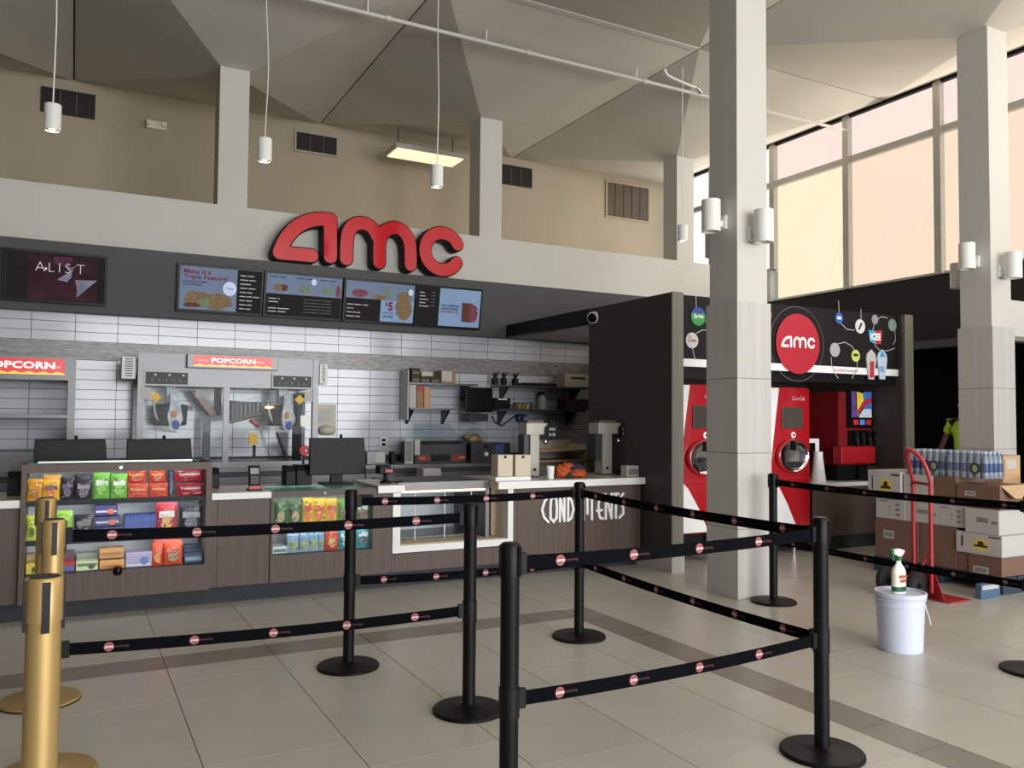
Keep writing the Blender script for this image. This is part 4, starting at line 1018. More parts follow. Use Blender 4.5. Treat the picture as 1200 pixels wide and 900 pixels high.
box('side_rail', MATS['steel_dark'], t, 2.235, 2.27, 9.15, 9.6, PZ0 + 0.06, 1.70)
box('handle_plate', MATS['aluminium'], t, 2.19, 2.30, 9.02, 9.03, 1.33, 1.45)
for x0, x1 in ((PX0 + 0.06, 1.385), (1.445, PX1 - 0.06)): box('front_glass', GLASS, t, x0, x1, PY0 + 0.02, PY0 + 0.024, 1.25, 1.735)
box('warm_lamp', mat('warm_lamp', (255, 196, 120), 0.5, emit=6.0), t, 1.86, 1.96, 9.2, 9.26, 1.525, 1.545)
for sx, x0, x1 in ((0, 0.42, 0.55), (1, 2.40, 2.49)):
    v = box('side_vent', MATS['white_paint'], t, x0, x1, 9.06, 9.30, 1.80, 2.02, bevel=0.004)
    for k in range(8): box('vent_slot', MATS['steel_dark'], v, x0 + 0.03, x1 - 0.03, 9.054, 9.062, 1.825 + 0.024 * k, 1.835 + 0.024 * k)
    box('vent_duct', MATS['white_paint'], v, min(x1, PX0) if not sx else PX1, max(x1, PX0) if not sx else x0, 9.12, 9.28, 1.85, 1.97)
# ---- warming cabinet at the far left
t = thing('popcorn_warmer', 'open stainless popcorn warming cabinet with red sign at the left edge', 'popcorn machine', (-0.5, 9.0, BCZ))
box('side_post', ST, t, -0.045, 0.02, 9.0, 9.65, BCZ, 1.985); box('side_post', ST, t, -1.35, -1.28, 9.0, 9.65, BCZ, 1.985)
box('header', ST, t, -1.28, -0.045, 9.0, 9.62, 1.765, 1.985)
popcorn_sign(t, -0.90, -0.075, 8.999, 1.815, 1.965, True)
box('shelf', ST, t, -1.28, -0.045, 9.0, 9.62, 1.405, 1.435)
b = box('control_base', ST, t, -1.28, -0.045, 9.0, 9.62, BCZ, 1.085)
box('control_label', MATS['print_grey'], b, -0.62, -0.36, 8.995, 9.0, 0.99, 1.06)
for x in (-0.22, -0.15, -0.09): MB().cyl((x, 8.98, 1.03), (x, 9.0, 1.03), 0.022, n=12).build('knob', MATS['black_gloss'], b)
# ---- bag holder and scoop on the tiled wall right of the popper
t = thing('paper_dispenser', 'beige wall dispenser holding white paper right of the popcorn machine', 'dispenser', (2.72, 9.7, 1.30))
mat('beige_metal', (196, 190, 176), 0.5)
px = at(371, 473, Y=9.66)
x0 = at(371.5, 473, Y=9.70).x; x1 = at(394, 475, Y=9.70).x; z1 = at(380, 474, Y=9.70).z; z0 = at(380, 510, Y=9.70).z
box('back_plate', MATS['beige_metal'], t, x0, x1, 9.70, 9.74, z0, z1)
box('paper_stack', MATS['carton_white'], t, x0 + 0.01, x1 - 0.05, 9.68, 9.70, z0 + 0.17, z1 - 0.07)
MB().sphere(((x0 + x1) / 2, 9.66, z0 + 0.06), (x1 - x0) * 0.46, 0.06, 0.06, 14, 8).build('scoop_cup', MATS['beige_metal'], t, smooth=60)
q = at(357, 528, Y=8.95)
t = thing('alarm_bell', 'small red round bell left of the till behind the low candy case', 'bell', q)
MB().cyl(q, q + Vector((0, 0.05, 0)), 0.055, 0.06, n=20).build('bell_cup', MATS['print_red'], t, smooth=40)
MB().cyl(q + Vector((0.015, -0.006, 0)), q + Vector((0.015, 0, 0)), 0.012, n=12).build('centre_cap', MATS['print_white'], t)
MB().cyl(q + Vector((0, 0.05, 0)), (q.x, 9.0, q.z - 0.02), 0.012, n=8).build('stem', MATS['steel_dark'], t)
MB().cyl((q.x, 8.99, q.z - 0.02), (q.x, 8.99, BCZ), 0.01, n=8).build('stand', MATS['steel_dark'], t)
# ---- socket
t = thing('wall_socket', 'white double power socket on the tiles above the stainless counter', 'socket', (3.4, 9.73, 1.12))
x0 = at(446, 518, Y=9.74).x; x1 = at(453, 518, Y=9.74).x; z1 = at(449, 512.5, Y=9.74).z; z0 = at(449, 524, Y=9.74).z
box('plate', MATS['white_plastic'], t, x0, x1, 9.735, 9.75, z0, z1)
for k in (0.28, 0.72): box('outlet', MATS['black_satin'], t, x0 + 0.015, x1 - 0.015, 9.73, 9.736, z0 + (z1 - z0) * k - 0.02, z0 + (z1 - z0) * k + 0.02)

# ---- wall shelves and what stands on them
def shelf(label, pa, pb, zpx, depth=0.30, brackets=(0.1, 0.9), th=0.025):
    x0 = at(pa, zpx, Y=9.45).x; x1 = at(pb, zpx, Y=9.45).x; z = at((pa + pb) / 2, zpx, Y=9.45).z
    t = thing('wall_shelf', label, 'shelf', ((x0 + x1) / 2, 9.6, z), 'stainless shelves on the tiled wall')
    box('board', ST, t, x0, x1, 9.745 - depth, 9.745, z - th, z)
    for b in brackets:
        xb = x0 + (x1 - x0) * b
        MB().prism_yz([(9.745, z - th), (9.745, z - 0.20), (9.72, z - 0.20), (9.50, z - th)], xb - 0.012, xb + 0.012).build('bracket', MATS['steel_dark'], t)
    return x0, x1, z
s1 = shelf('upper left wall shelf holding dark cartons', 479, 560, 449)
s2 = shelf('lower left wall shelf holding tall upright cartons', 481, 534, 478)
s3 = shelf('upper right wall shelf holding dark utensils', 587, 692, 452.5)
s4 = shelf('lower right wall shelf holding bottles', 585, 686, 480)
def crate(name, label, pa, pb, pt, pb_, y, d, m, cat, z=None, group=None, face=None, bevel=0.003):
    a = at(pa, pb_, Y=y); b = at(pb, pt, Y=y); zb = a.z if z is None else z
    t = thing(name, label, cat, ((a.x + b.x) / 2, y, zb), group)
    box('body', m, t, a.x, b.x, y, y + d, zb, b.z, bevel=bevel)
    if face:
        f = Frame((a.x, y, zb)); W = b.x - a.x; H = b.z - zb
        f.rect(MB(), W * face[0], W * face[1], H * face[2], H * face[3], 0.002).build('printed_face', face[4], t, fix=False)
    return t
DK = mat('carton_dark', (44, 38, 40), 0.6, var=0.3, scale=(30, 30, 30))
GU = 'cartons on the upper left wall shelf'
F5 = (0.1, 0.9, 0.15, 0.5, mat('carton_olive', (120, 104, 60), 0.6))
for lb, a, b, z0, z1 in (('first dark carton of the bottom row, upper left shelf', 482.5, 492.5, 447.5, 439.5), ('second dark carton of the bottom row, upper left shelf', 493, 504, 447.5, 441), ('third dark carton of the bottom row, upper left shelf', 504.5, 516, 447.5, 441.5)):
    crate('small_carton', lb, a, b, z1, z0, 9.46, 0.15, DK, 'carton', s1[2], GU, F5)
crate('small_carton', 'dark carton stacked on the first one, upper left shelf', 482.5, 492.5, 431.5, 439.2, 9.46, 0.15, DK, 'carton', None, GU, F5)
crate('small_carton', 'white carton lying on the dark cartons, upper left shelf', 494, 507, 436, 440.7, 9.46, 0.12, MATS['carton_white'], 'carton', None, GU)
crate('small_carton', 'brown carton with white sheet on the upper left shelf', 517, 534, 434.5, 447.5, 9.46, 0.2, MATS['cardboard'], 'carton', s1[2], GU, (0.05, 0.75, 0.15, 0.95, MATS['carton_white']))
GL = 'cartons on the lower left wall shelf'
crate('tall_carton', 'tall white carton at the left of the lower left shelf', 479.5, 488, 451, 477, 9.46, 0.22, MATS['carton_white'], 'carton', s2[2], GL)
crate('tall_carton', 'tall brown carton with red top on the lower left shelf', 488.5, 496.5, 453, 477, 9.46, 0.22, MATS['cardboard'], 'carton', s2[2], GL, (0, 1, 0.8, 1, MATS['print_red']))
crate('tall_carton', 'tall tan carton third on the lower left shelf', 497, 505, 454, 477, 9.46, 0.22, MATS['cardboard_light'], 'carton', s2[2], GL)
box('side_screen', MATS['carton_white'], None, at(473, 450, Y=9.6).x, at(474.5, 450, Y=9.6).x, 9.46, 9.74, at(473, 492, Y=9.6).z, at(473, 434, Y=9.6).z); tag(bpy.data.objects['side_screen'], 'thin white end screen at the left of the wall shelves', 'panel')
# monitor on an arm in front of the shelves
t = thing('wall_monitor', 'black square monitor mounted between the two pairs of wall shelves', 'monitor', at(560, 480, Y=9.36))
a = at(546.5, 483, Y=9.36); b = at(577.5, 454.5, Y=9.36)
box('screen', MATS['black_gloss'], t, a.x, b.x, 9.36, 9.40, a.z, b.z, bevel=0.006)
box('mount', MATS['steel_dark'], t, (a.x + b.x) / 2 - 0.04, (a.x + b.x) / 2 + 0.04, 9.40, 9.745, (a.z + b.z) / 2 - 0.04, (a.z + b.z) / 2 + 0.04)
box('label_printer', MATS['steel_dark'], t, a.x + 0.05, b.x - 0.05, 9.38, 9.58, a.z - 0.11, a.z - 0.02)
# utensils and bottles on the right shelves
for k, (pa, pt) in enumerate(((573, 441), (577, 440), (584, 442))):
    q = at(pa + 4, 451, Y=9.50); z0 = at(600, 452.5, Y=9.45).z if pa > 580 else q.z
    t = thing('utensil_bunch', ('left', 'middle', 'right')[k] + ' bunch of black utensils at the end of the upper right shelf', 'utensils', (q.x + 0.06 + 0.08 * k, 9.55, s3[2]), 'utensil bunches')
    q.x += 0.08 * k
    MB().lathe([(0.04, 0), (0.045, 0.09)], (q.x + 0.06, 9.55, s3[2] + 0.001), 12).build('pot', MATS['black_satin'], t)
    for j in range(4): MB().cyl((q.x + 0.06, 9.55, s3[2] + 0.06), (q.x + 0.02 + 0.03 * j, 9.52 + 0.01 * j, s3[2] + 0.15 + 0.02 * (j % 2)), 0.009, n=6).build('handle', MATS['black_satin'], t)
crate('tray', 'flat black tray lying on the upper right shelf', 616, 652, 449.5, 452, 9.48, 0.22, MATS['black_satin'], 'tray', s3[2])
crate('steel_box', 'grey steel box with dark lettering at the right end of the upper shelf', 662, 690, 439, 452.5, 9.46, 0.26, MATS['beige_metal'], 'box', s3[2], None, (0.25, 0.85, 0.60, 0.78, MATS['print_dark']))
crate('tray', 'stack of black trays on the lower right shelf by the monitor', 580, 598, 467, 479.5, 9.47, 0.2, MATS['black_satin'], 'tray', s4[2], None, (0.2, 0.8, 0.85, 0.99, MATS['print_white']))
for k in range(5):
    q = at(603 + 5 * k, 479, Y=9.55); c = mat('bottle_%d' % k, [(70, 70, 40), (150, 130, 40), (110, 120, 60), (170, 150, 90), (90, 80, 70)][k], 0.4)
    t = thing('sauce_jar', ('olive', 'yellow', 'green-grey', 'tan', 'brown')[k] + ' jar in the row on the lower right shelf', 'jar', (q.x, 9.55, s4[2]), 'jars on the lower right shelf')
    MB().lathe([(0.026, 0), (0.028, 0.01), (0.028, 0.06), (0.02, 0.075)], (q.x, 9.55, s4[2]), 12).build('jar_body', c, t, smooth=50); MB().lathe([(0.022, 0.075), (0.022, 0.09)], (q.x, 9.55, s4[2]), 12).build('lid', MATS['black_satin'], t)
q = at(635, 479, Y=9.55)
t = thing('spray_bottle', 'clear spray bottle with dark trigger on the lower right shelf', 'bottle', (q.x, 9.55, s4[2]))
MB().lathe([(0.05, 0), (0.055, 0.02), (0.055, 0.15), (0.02, 0.20)], (q.x, 9.55, s4[2]), 16).build('bottle_body', mat('bottle_grey', (170, 174, 172), 0.3), t, smooth=50)
MB().box(q.x - 0.06, q.x + 0.03, 9.535, 9.565, s4[2] + 0.20, s4[2] + 0.235).build('trigger_head', MATS['black_satin'], t)
crate('tray', 'dark brown tray box at the right end of the lower shelf', 664, 690, 468, 479.5, 9.46, 0.25, mat('dark_brown', (60, 44, 40), 0.6), 'tray', s4[2])
q0 = at(572, 488, Y=9.70)
pts = [at(a, b, Y=9.735) for a, b in ((576, 487), (580, 495), (588, 499), (596, 493), (604, 487), (612, 485), (618, 488))]
o = MB().tube(pts, 0.011, 6).build('hose', mat('hose_blue', (60, 70, 110), 0.5), smooth=60); tag(o, 'thin blue-grey hose drooping below the right wall shelf', 'hose')
q = at(609, 490, Y=9.69)
t = thing('tape_roll', 'blue tape roll hanging below the right wall shelf', 'tape', q)
m = MB(); n = 18
m.add([(q.x + r * math.cos(2 * math.pi * i / n), y, q.z + r * 1.1 * math.sin(2 * math.pi * i / n)) for y in (9.66, 9.71) for r in (0.05, 0.028) for i in range(n)],
      [f_ for i in range(n) for j in [(i + 1) % n] for f_ in ((i, j, n + j, n + i), (2 * n + i, 3 * n + i, 3 * n + j, 2 * n + j), (i, 2 * n + i, 2 * n + j, j), (n + i, n + j, 3 * n + j, 3 * n + i))])
m.build('ring', mat('tape_blue', (44, 60, 130), 0.5), t, smooth=40)

# ---- hot dog roller with sneeze guard on the back counter
t = thing('roller_grill', 'hot dog roller grill with red and black front under a glass sneeze guard', 'grill', at(515, 538, Y=9.1))
GY = 9.10
a = at(487, 540, Y=GY); b = at(547, 516, Y=GY)
box('body', MATS['steel_dark'], t, a.x, b.x, GY + 0.01, GY + 0.5, BCZ, b.z - 0.02)
for k in range(8): MB().cyl((a.x + 0.05, GY + 0.08 + 0.05 * k, b.z - 0.01), (b.x - 0.05, GY + 0.08 + 0.05 * k, b.z - 0.01), 0.015, n=10).build('roller', MATS['chrome'], t, smooth=40)
box('top_rail', MATS['black_gloss'], t, a.x + 0.06, b.x - 0.06, GY - 0.01, GY + 0.02, b.z - 0.045, b.z - 0.005)
HD = mat('hotdog_red', (140, 40, 36), 0.4)
box('front_panel', HD, t, a.x + 0.02, a.x + 0.18, GY, GY + 0.01, BCZ + 0.02, BCZ + 0.10); box('front_panel', HD, t, b.x - 0.20, b.x - 0.02, GY, GY + 0.01, BCZ + 0.02, BCZ + 0.10)
box('control_panel', MATS['black_gloss'], t, a.x + 0.20, b.x - 0.22, GY, GY + 0.01, BCZ + 0.02, BCZ + 0.10)
for x in (a.x + 0.08, b.x - 0.06): MB().sphere((x, GY - 0.004, BCZ + 0.06), 0.045, 0.006, 0.014, 10, 6).build('hot_dog_picture', mat('bun', (206, 150, 90), 0.5), t, smooth=60)
box('side_card', MATS['carton_white'], t, a.x - 0.02, a.x + 0.045, GY - 0.02, GY, BCZ + 0.10, b.z + 0.01)
gz0, gz1 = b.z - 0.02, b.z + 0.20
MB().hexa([(a.x - 0.02, GY + 0.02, gz0), (b.x - 0.03, GY + 0.02, gz0), (b.x - 0.10, GY + 0.30, gz1), (a.x + 0.08, GY + 0.30, gz1)], [(a.x - 0.02, GY + 0.03, gz0), (b.x - 0.03, GY + 0.03, gz0), (b.x - 0.10, GY + 0.31, gz1), (a.x + 0.08, GY + 0.31, gz1)]).build('sneeze_guard', glass('guard_glass', (240, 245, 246), 0.01), t)
crate('clip_board', 'grey printed sheet standing at the left of the roller grill', 474.5, 484.5, 514, 538.5, 9.06, 0.015, MATS['carton_white'], 'sheet', BCZ, None, (0.1, 0.9, 0.1, 0.9, MATS['print_grey']))
crate('steel_box', 'low stainless box on the back counter right of the black till screen', 430, 452, 529, 541.5, 9.15, 0.3, ST, 'box', BCZ, None, (0.45, 0.95, 0.1, 0.95, MATS['carton_white']))
crate('card_holder', 'small black holder beside the low stainless box', 459, 463.5, 529, 541.5, 9.05, 0.1, MATS['black_satin'], 'holder', BCZ)
t = thing('pastry_dome', 'clear dome of pastries behind the roller grill', 'display dome', at(556, 520, Y=9.57))
q = at(556, 518, Y=9.57)
for k in range(9):
    rr = random.Random(k); MB().sphere((q.x + rr.uniform(-.10, .10), 9.57 + rr.uniform(-.06, .06), BCZ + 0.22 + rr.uniform(0, .1)), 0.06, 0.05, 0.035, 10, 6).build('pastry', mat('pastry_%d' % (k % 3), [(176, 128, 84), (196, 160, 120), (140, 96, 66)][k % 3], 0.6), t, smooth=60)
box('stand', MATS['steel_dark'], t, q.x - 0.15, q.x + 0.15, 9.43, 9.72, BCZ, BCZ + 0.185)
MB().lathe([(0.165, 0), (0.165, 0.10), (0.12, 0.19), (0.03, 0.22)], (q.x, 9.57, BCZ + 0.19), 20).build('dome', glass('dome_glass', (242, 245, 245), 0.01), t, smooth=50)
t = crate('microwave', 'grey countertop oven with blue label right of the roller grill', 552, 598, 519, 545, 9.0, 0.38, MATS['steel_dark'], 'oven', BCZ, None, (0.62, 0.82, 0.45, 0.92, mat('label_blue', (44, 74, 140), 0.5)))
q = at(569, 532, Y=8.99); MB().cyl((q.x, 8.96, q.z), (q.x, 9.0, q.z), 0.025, n=14).build('knob', MATS['white_plastic'], t)
q = at(569, 523, Y=8.99); MB().cyl((q.x, 8.96, q.z), (q.x, 9.0, q.z), 0.018, n=14).build('knob', MATS['black_gloss'], t)
# pass-through counter between the till and the back counter, seen over the chilled case
t = thing('prep_table', 'stainless prep table with open shelf seen over the chilled display case', 'table', (3.3, 8.3, 0))
box('top', ST, t, 2.95, 4.35, 8.25, 8.75, 0.665, 0.70)
for x in (3.0, 4.30): box('leg', ST, t, x - 0.02, x + 0.02, 8.28, 8.32, 0, 0.665); box('leg', ST, t, x - 0.02, x + 0.02, 8.68, 8.72, 0, 0.665)
box('under_shelf', ST, t, 2.98, 4.32, 8.27, 8.73, 0.35, 0.37)
crate('blue_carton', 'blue and white carton on the prep table shelf', 496, 517, 549, 560, 8.4, 0.2, MATS['carton_white'], 'carton', 0.702, None, (0, 1, 0, 0.4, MATS['label_blue']))

# ---- tills on the counter
def till(label, pa, pb, pt, pbm, y, stand=True):
    a = at(pa, pbm, Y=y); b = at(pb, pt, Y=y)
    t = thing('till_monitor', label, 'monitor', ((a.x + b.x) / 2, y, 0.85), 'till monitors seen from behind')
    MB().hexa([(a.x, y, a.z), (b.x, y, a.z), (b.x, y + 0.045, a.z), (a.x, y + 0.045, a.z)], [(a.x + 0.005, y + 0.02, b.z), (b.x - 0.015, y + 0.02, b.z), (b.x - 0.015, y + 0.06, b.z), (a.x + 0.005, y + 0.06, b.z)]).build('monitor_back', MATS['black_satin'], t, bevel=0.006)
    cx = (a.x + b.x) / 2
    box('neck', MATS['black_satin'], t, cx - 0.05, cx + 0.05, y + 0.04, y + 0.09, 0.86, a.z + 0.1)
    box('foot', MATS['black_satin'], t, cx - 0.13, cx + 0.13, y - 0.04, y + 0.18, 0.849, 0.868, bevel=0.004)
    MB().cyl((cx + 0.03, y + 0.04, b.z - 0.005), (cx + 0.03, y + 0.04, b.z + 0.03), 0.012, n=8).build('webcam', MATS['black_gloss'], t)
till('black till monitor behind the left half of the tall candy case', 38.5, 126.5, 515, 548, 7.20)
till('black till monitor behind the right half of the tall candy case', 147.5, 226.5, 514.5, 548, 7.20)
till('black till monitor behind the low candy case', 362.5, 430, 513, 557, 7.05)
o = worktop('worktop strip running behind the candy cases', -0.297, 2.26, 7.06, 7.36, 0.80, 0.848)
# card terminals, scanners, printers
def terminal(label, pc, pt, y, w=0.085, red=True):
    q = at(pc, pt, Y=y); z0 = 0.851
    t = thing('card_terminal', label, 'card reader', (q.x, y, z0), 'card terminals on the counter')
    MB().hexa([(q.x - w / 2, y, z0 + 0.03), (q.x + w / 2, y, z0 + 0.03), (q.x + w / 2, y + 0.05, z0 + 0.03), (q.x - w / 2, y + 0.05, z0 + 0.03)], [(q.x - w / 2, y + 0.05, q.z), (q.x + w / 2, y + 0.05, q.z), (q.x + w / 2, y + 0.09, q.z), (q.x - w / 2, y + 0.09, q.z)]).build('terminal_body', MATS['black_satin'], t, bevel=0.004)
    dz = q.z - z0 - 0.03
    f = Frame((q.x - w / 2, y - 0.001, z0 + 0.03), (1, 0, 0), (0, 0.05, dz))
    f.rect(MB(), w * 0.12, w * 0.88, dz * 0.62, dz * 0.92, 0.003).build('display', mat('lcd', (150, 155, 145), 0.3), t, fix=False)
    m = MB()
    for r_ in range(4):
        for c_ in range(4): f.rect(m, w * (0.14 + 0.19 * c_), w * (0.27 + 0.19 * c_), dz * (0.15 + 0.1 * r_), dz * (0.21 + 0.1 * r_), 0.003)
    m.build('keypad', MATS['print_grey'], t, fix=False)['kind'] = 'stuff'
    box('red_skirt', mat('skirt_red', (200, 70, 66), 0.4), t, q.x - w / 2, q.x + w / 2, y - 0.004, y + 0.04, z0 + 0.012, z0 + 0.036); box('foot', MATS['black_satin'], t, q.x - w * 0.6, q.x + w * 0.6, y - 0.01, y + 0.09, z0, z0 + 0.012)
terminal('black card terminal with red skirt on the worktop between the candy cases', 299.5, 546, 6.76)
def scanner(label, pc, pt, y, z0=0.870):
    q = at(pc, pt, Y=y)
    t = thing('barcode_scanner', label, 'scanner', (q.x, y, z0))
    MB().lathe([(0.05, 0), (0.05, 0.012), (0.02, 0.03), (0.018, q.z - z0 - 0.07)], (q.x, y, z0), 16).build('stand', MATS['black_satin'], t, smooth=40)
    MB().box(q.x - 0.075, q.x + 0.035, y - 0.05, y + 0.06, q.z - 0.075, q.z).build('scan_head', MATS['black_satin'], t, bevel=0.012)
    MB().box(q.x - 0.02, q.x + 0.045, y - 0.056, y - 0.05, q.z - 0.06, q.z - 0.035).build('red_window', MATS['red_gloss'], t)
    MB().tube([(q.x + 0.03, y, z0 + 0.01), (q.x + 0.14, y + 0.03, z0 + 0.006), (q.x + 0.2, y + 0.12, z0 + 0.006)], 0.005, 6).build('cable', MATS['black_satin'], t)
scanner('black handheld scanner with red window on its stand left of the chilled case', 452, 545, 6.85)
def printer(label, pa, pb, pt, pbm, y, z0=0.85):
    a = at(pa, pbm, Y=y); b = at(pb, pt, Y=y)
    t = thing('receipt_printer', label, 'printer', ((a.x + b.x) / 2, y, z0), 'receipt printers')
    MB().prism_yz([(y, z0), (y, b.z - 0.05), (y + 0.03, b.z), (y + 0.17, b.z), (y + 0.17, z0)], a.x, b.x).build('printer_body', MATS['black_satin'], t, bevel=0.006)
    box('paper_slot', MATS['steel_dark'], t, a.x + 0.02, b.x - 0.02, y + 0.05, y + 0.06, b.z, b.z + 0.004)
printer('black receipt printer left of the till behind the low candy case', 335, 347, 546, 563, 7.10)
printer('black receipt printer tucked against the till behind the low candy case', 347.5, 366, 545, 562, 7.12)
printer('black receipt printer right of the tall candy case', 248, 257.5, 548.5, 567, 7.08)
printer('black device with handle at the left edge beside the tall candy case', 8, 25, 553, 575, 7.0)
# stainless towers, tan boxes and clutter on the right worktop
CZT = 0.869
TW = mat('brushed_alu', (172, 168, 160), 0.42, 0.35, var=0.06, scale=(40, 40, 2))
def tower(label, pa, pb, pt, y):
    a = at(pa, pt, Y=y); b = at(pb, pt, Y=y); zt = a.z; w = (b.x - a.x)
    t = thing('topping_dispenser', label, 'dispenser', ((a.x + b.x) / 2, y, CZT), 'stainless topping dispensers')
    x0 = a.x
    box('post', TW, t, x0 + w * 0.18, x0 + w * 0.48, y, y + 0.14, CZT, zt - 0.13)
    box('drip_base', ST, t, x0 + w * 0.15, x0 + w * 0.85, y - 0.08, y + 0.14, CZT, CZT + 0.012)
    box('head', TW, t, x0, x0 + w * 0.72, y - 0.03, y + 0.15, zt - 0.15, zt - 0.04)
    box('back_leg', MATS['steel_dark'], t, x0, x0 + w * 0.16, y + 0.02, y + 0.14, zt - 0.42, zt - 0.15)
    box('lid', mat('lid_brown', (96, 78, 66), 0.5), t, x0 + w * 0.08, x0 + w * 0.62, y, y + 0.12, zt - 0.04, zt - 0.012)
    f = Frame((x0 + w * 0.58, y - 0.05, zt - 0.18))
    h = MB(); f.plate(h, [(0, 0), (w * 0.42, 0), (w * 0.42, 0.10), (w * 0.24, 0.175), (0.01, 0.10)], 0, 0.02); s = h.build('house_sign', MATS['black_gloss'], t)
    m = MB(); f.rect(m, w * 0.1, w * 0.32, 0.07, 0.095, 0.022); f.rect(m, w * 0.1, w * 0.18, 0.015, 0.045, 0.022); f.rect(m, w * 0.22, w * 0.32, 0.015, 0.045, 0.022); m.build('sign_print', MATS['print_grey'], s, fix=False)['kind'] = 'stuff'
    MB().sphere((x0 + w * 0.68, y - 0.0, zt - 0.22), 0.03, 0.03, 0.03, 12, 8).build('spout_knob', MATS['chrome'], t, smooth=60)
    MB().cyl((x0 + w * 0.33, y - 0.006, CZT + 0.07), (x0 + w * 0.33, y, CZT + 0.07), 0.015, n=12).build('button', MATS['black_gloss'], t)
tower('stainless topping dispenser with a black house-shaped sign behind the tan boxes', 615.5, 650, 491, 7.05)
tower('stainless topping dispenser with a black house-shaped sign against the dark partition', 699.5, 736, 491, 7.05)
TAN = mat('tan_card', (206, 194, 172), 0.6)
for k, (a, b) in enumerate(((583.5, 601), (604, 622))):
    t = crate('napkin_box', ('tan napkin box nearest the chilled display case', 'tan napkin box touching the topping dispenser')[k], a, b, 533, 555, 6.74, 0.14, TAN, 'box', 0.906, 'tan boxes on the riser')
    q = at((a + b) / 2, 533.8, Y=6.738); MB().cyl((q.x, 6.736, q.z - 0.014), (q.x, 6.741, q.z - 0.014), 0.014, n=12).build('finger_hole', MATS['black_satin'], t)
q = at(645, 555, Y=6.78)
t = thing('paper_cup', 'plain white paper cup on the worktop beside the orange cloth', 'cup', (q.x, 6.78, CZT))
MB().lathe([(0.03, 0), (0.038, 0.113), (0.041, 0.115), (0.041, 0.12), (0.036, 0.12), (0.028, 0.006)], (q.x, 6.78, CZT), 20).build('cup_wall', MATS['print_white'], t, smooth=40)
t = thing('bundled_cloth', 'bundled orange and purple cloth lying on the worktop', 'cloth', at(670, 556, Y=6.85))
q = at(671, 550, Y=6.85); OR = mat('cloth_orange', (190, 84, 36), 0.8, var=0.35, scale=(40, 40, 40), bump=0.5); PU = mat('cloth_purple', (50, 36, 66), 0.8)
def lump(name, m, c, rx, ry, rz, seed):
    b = MB().sphere(c, rx, ry, rz, 16, 10); rr = random.Random(seed)
    b.v = [(x + rr.uniform(-1, 1) * rx * 0.17, y + rr.uniform(-1, 1) * ry * 0.17, max(CZT + 0.001, z + rr.uniform(-1, 1) * rz * 0.2)) for x, y, z in b.v]
    return b.build(name, m, t, smooth=70)
lump('orange_folds', OR, (q.x - 0.10, 6.88, CZT + 0.055), 0.085, 0.09, 0.065, 1); lump('orange_folds', OR, (q.x - 0.035, 6.90, CZT + 0.085), 0.085, 0.07, 0.055, 5); lump('orange_folds', OR, (q.x - 0.02, 6.83, CZT + 0.03), 0.10, 0.07, 0.03, 6)
lump('purple_folds', PU, (q.x + 0.06, 6.92, CZT + 0.06), 0.105, 0.09, 0.075, 2); lump('purple_folds', PU, (q.x + 0.0, 6.86, CZT + 0.07), 0.06, 0.06, 0.035, 7); lump('green_fold', mat('cloth_green', (40, 58, 44), 0.8), (q.x - 0.06, 6.81, CZT + 0.025), 0.06, 0.05, 0.03, 8)
lump('orange_cuff', OR, (q.x + 0.05, 6.80, CZT + 0.04), 0.07, 0.055, 0.042, 3)
crate('white_carton', 'small white carton with orange end at the right end of the worktop', 734.5, 751, 545.5, 558, 6.72, 0.1, MATS['carton_white'], 'carton', CZT, None, (0.1, 0.8, 0.2, 0.7, MATS['print_grey']))
q = at(751.2, 558, Y=6.72); MB().box(q.x, q.x + 0.03, 6.72, 6.82, CZT, at(751, 545.5, Y=6.72).z).build('orange_end', OR, bpy.data.objects['white_carton'])
# wooden rack behind the towers
t = thing('rack', 'low rack with wooden boards behind the topping dispensers', 'rack', (4.7, 8.3, 0.0))
xa, xb = at(629, 530, Y=8.2).x, at(689, 530, Y=8.2).x
for z in (at(660, 527, Y=8.2).z, at(660, 539, Y=8.2).z, 0.5): box('board', MATS['cardboard_light'], t, xa, xb, 8.2, 8.6, z - 0.02, z)
box('back_board', MATS['beige_metal'], t, xa, xb, 8.58, 8.60, 0.0, at(660, 517, Y=8.2).z)
for x in (xa, xb - 0.03): box('side_board', MATS['beige_metal'], t, x, x + 0.03, 8.2, 8.58, 0.0, at(660, 521, Y=8.2).z)
# ================================================================== SODA ALCOVE
def wsize(px, py, rx, ry, Y):
    c = at(px, py, Y=Y); return c.x, c.z, (at(px + rx, py, Y=Y).x - at(px - rx, py, Y=Y).x) / 2, (at(px, py - ry, Y=Y).z - at(px, py + ry, Y=Y).z) / 2
SGY = 6.262
t = thing('drinks_sign', 'long black overhead sign with drink bubbles and a red disc above the soda machines', 'sign', (6.7, SGY, 2.0))
zs0 = 1.445 + (at(1050, 440, Y=SGY).z - 1.445); zst = at(1050, 432, Y=SGY).z; ztop = 2.645
zs0 = (at(800, 430, Y=SGY).z + at(1050, 440, Y=SGY).z) / 2; zst = (at(800, 421, Y=SGY).z + at(1050, 432.3, Y=SGY).z) / 2
mat('sign_panel', (27, 26, 26), 0.6, var=0.05, spec=0.2)
box('panel', MATS['sign_panel'], t, 5.137, 8.298, SGY, SGY + 0.05, zst, ztop)
box('white_stripe', MATS['print_white'], t, 5.137, 8.298, SGY - 0.004, SGY + 0.05, zs0, zst)
box('valance', MATS['black_satin'], t, 5.137, 8.298, SGY + 0.03, SGY + 0.06, zs0 - 0.10, zs0)
fs_ = Frame((0, SGY, 0))
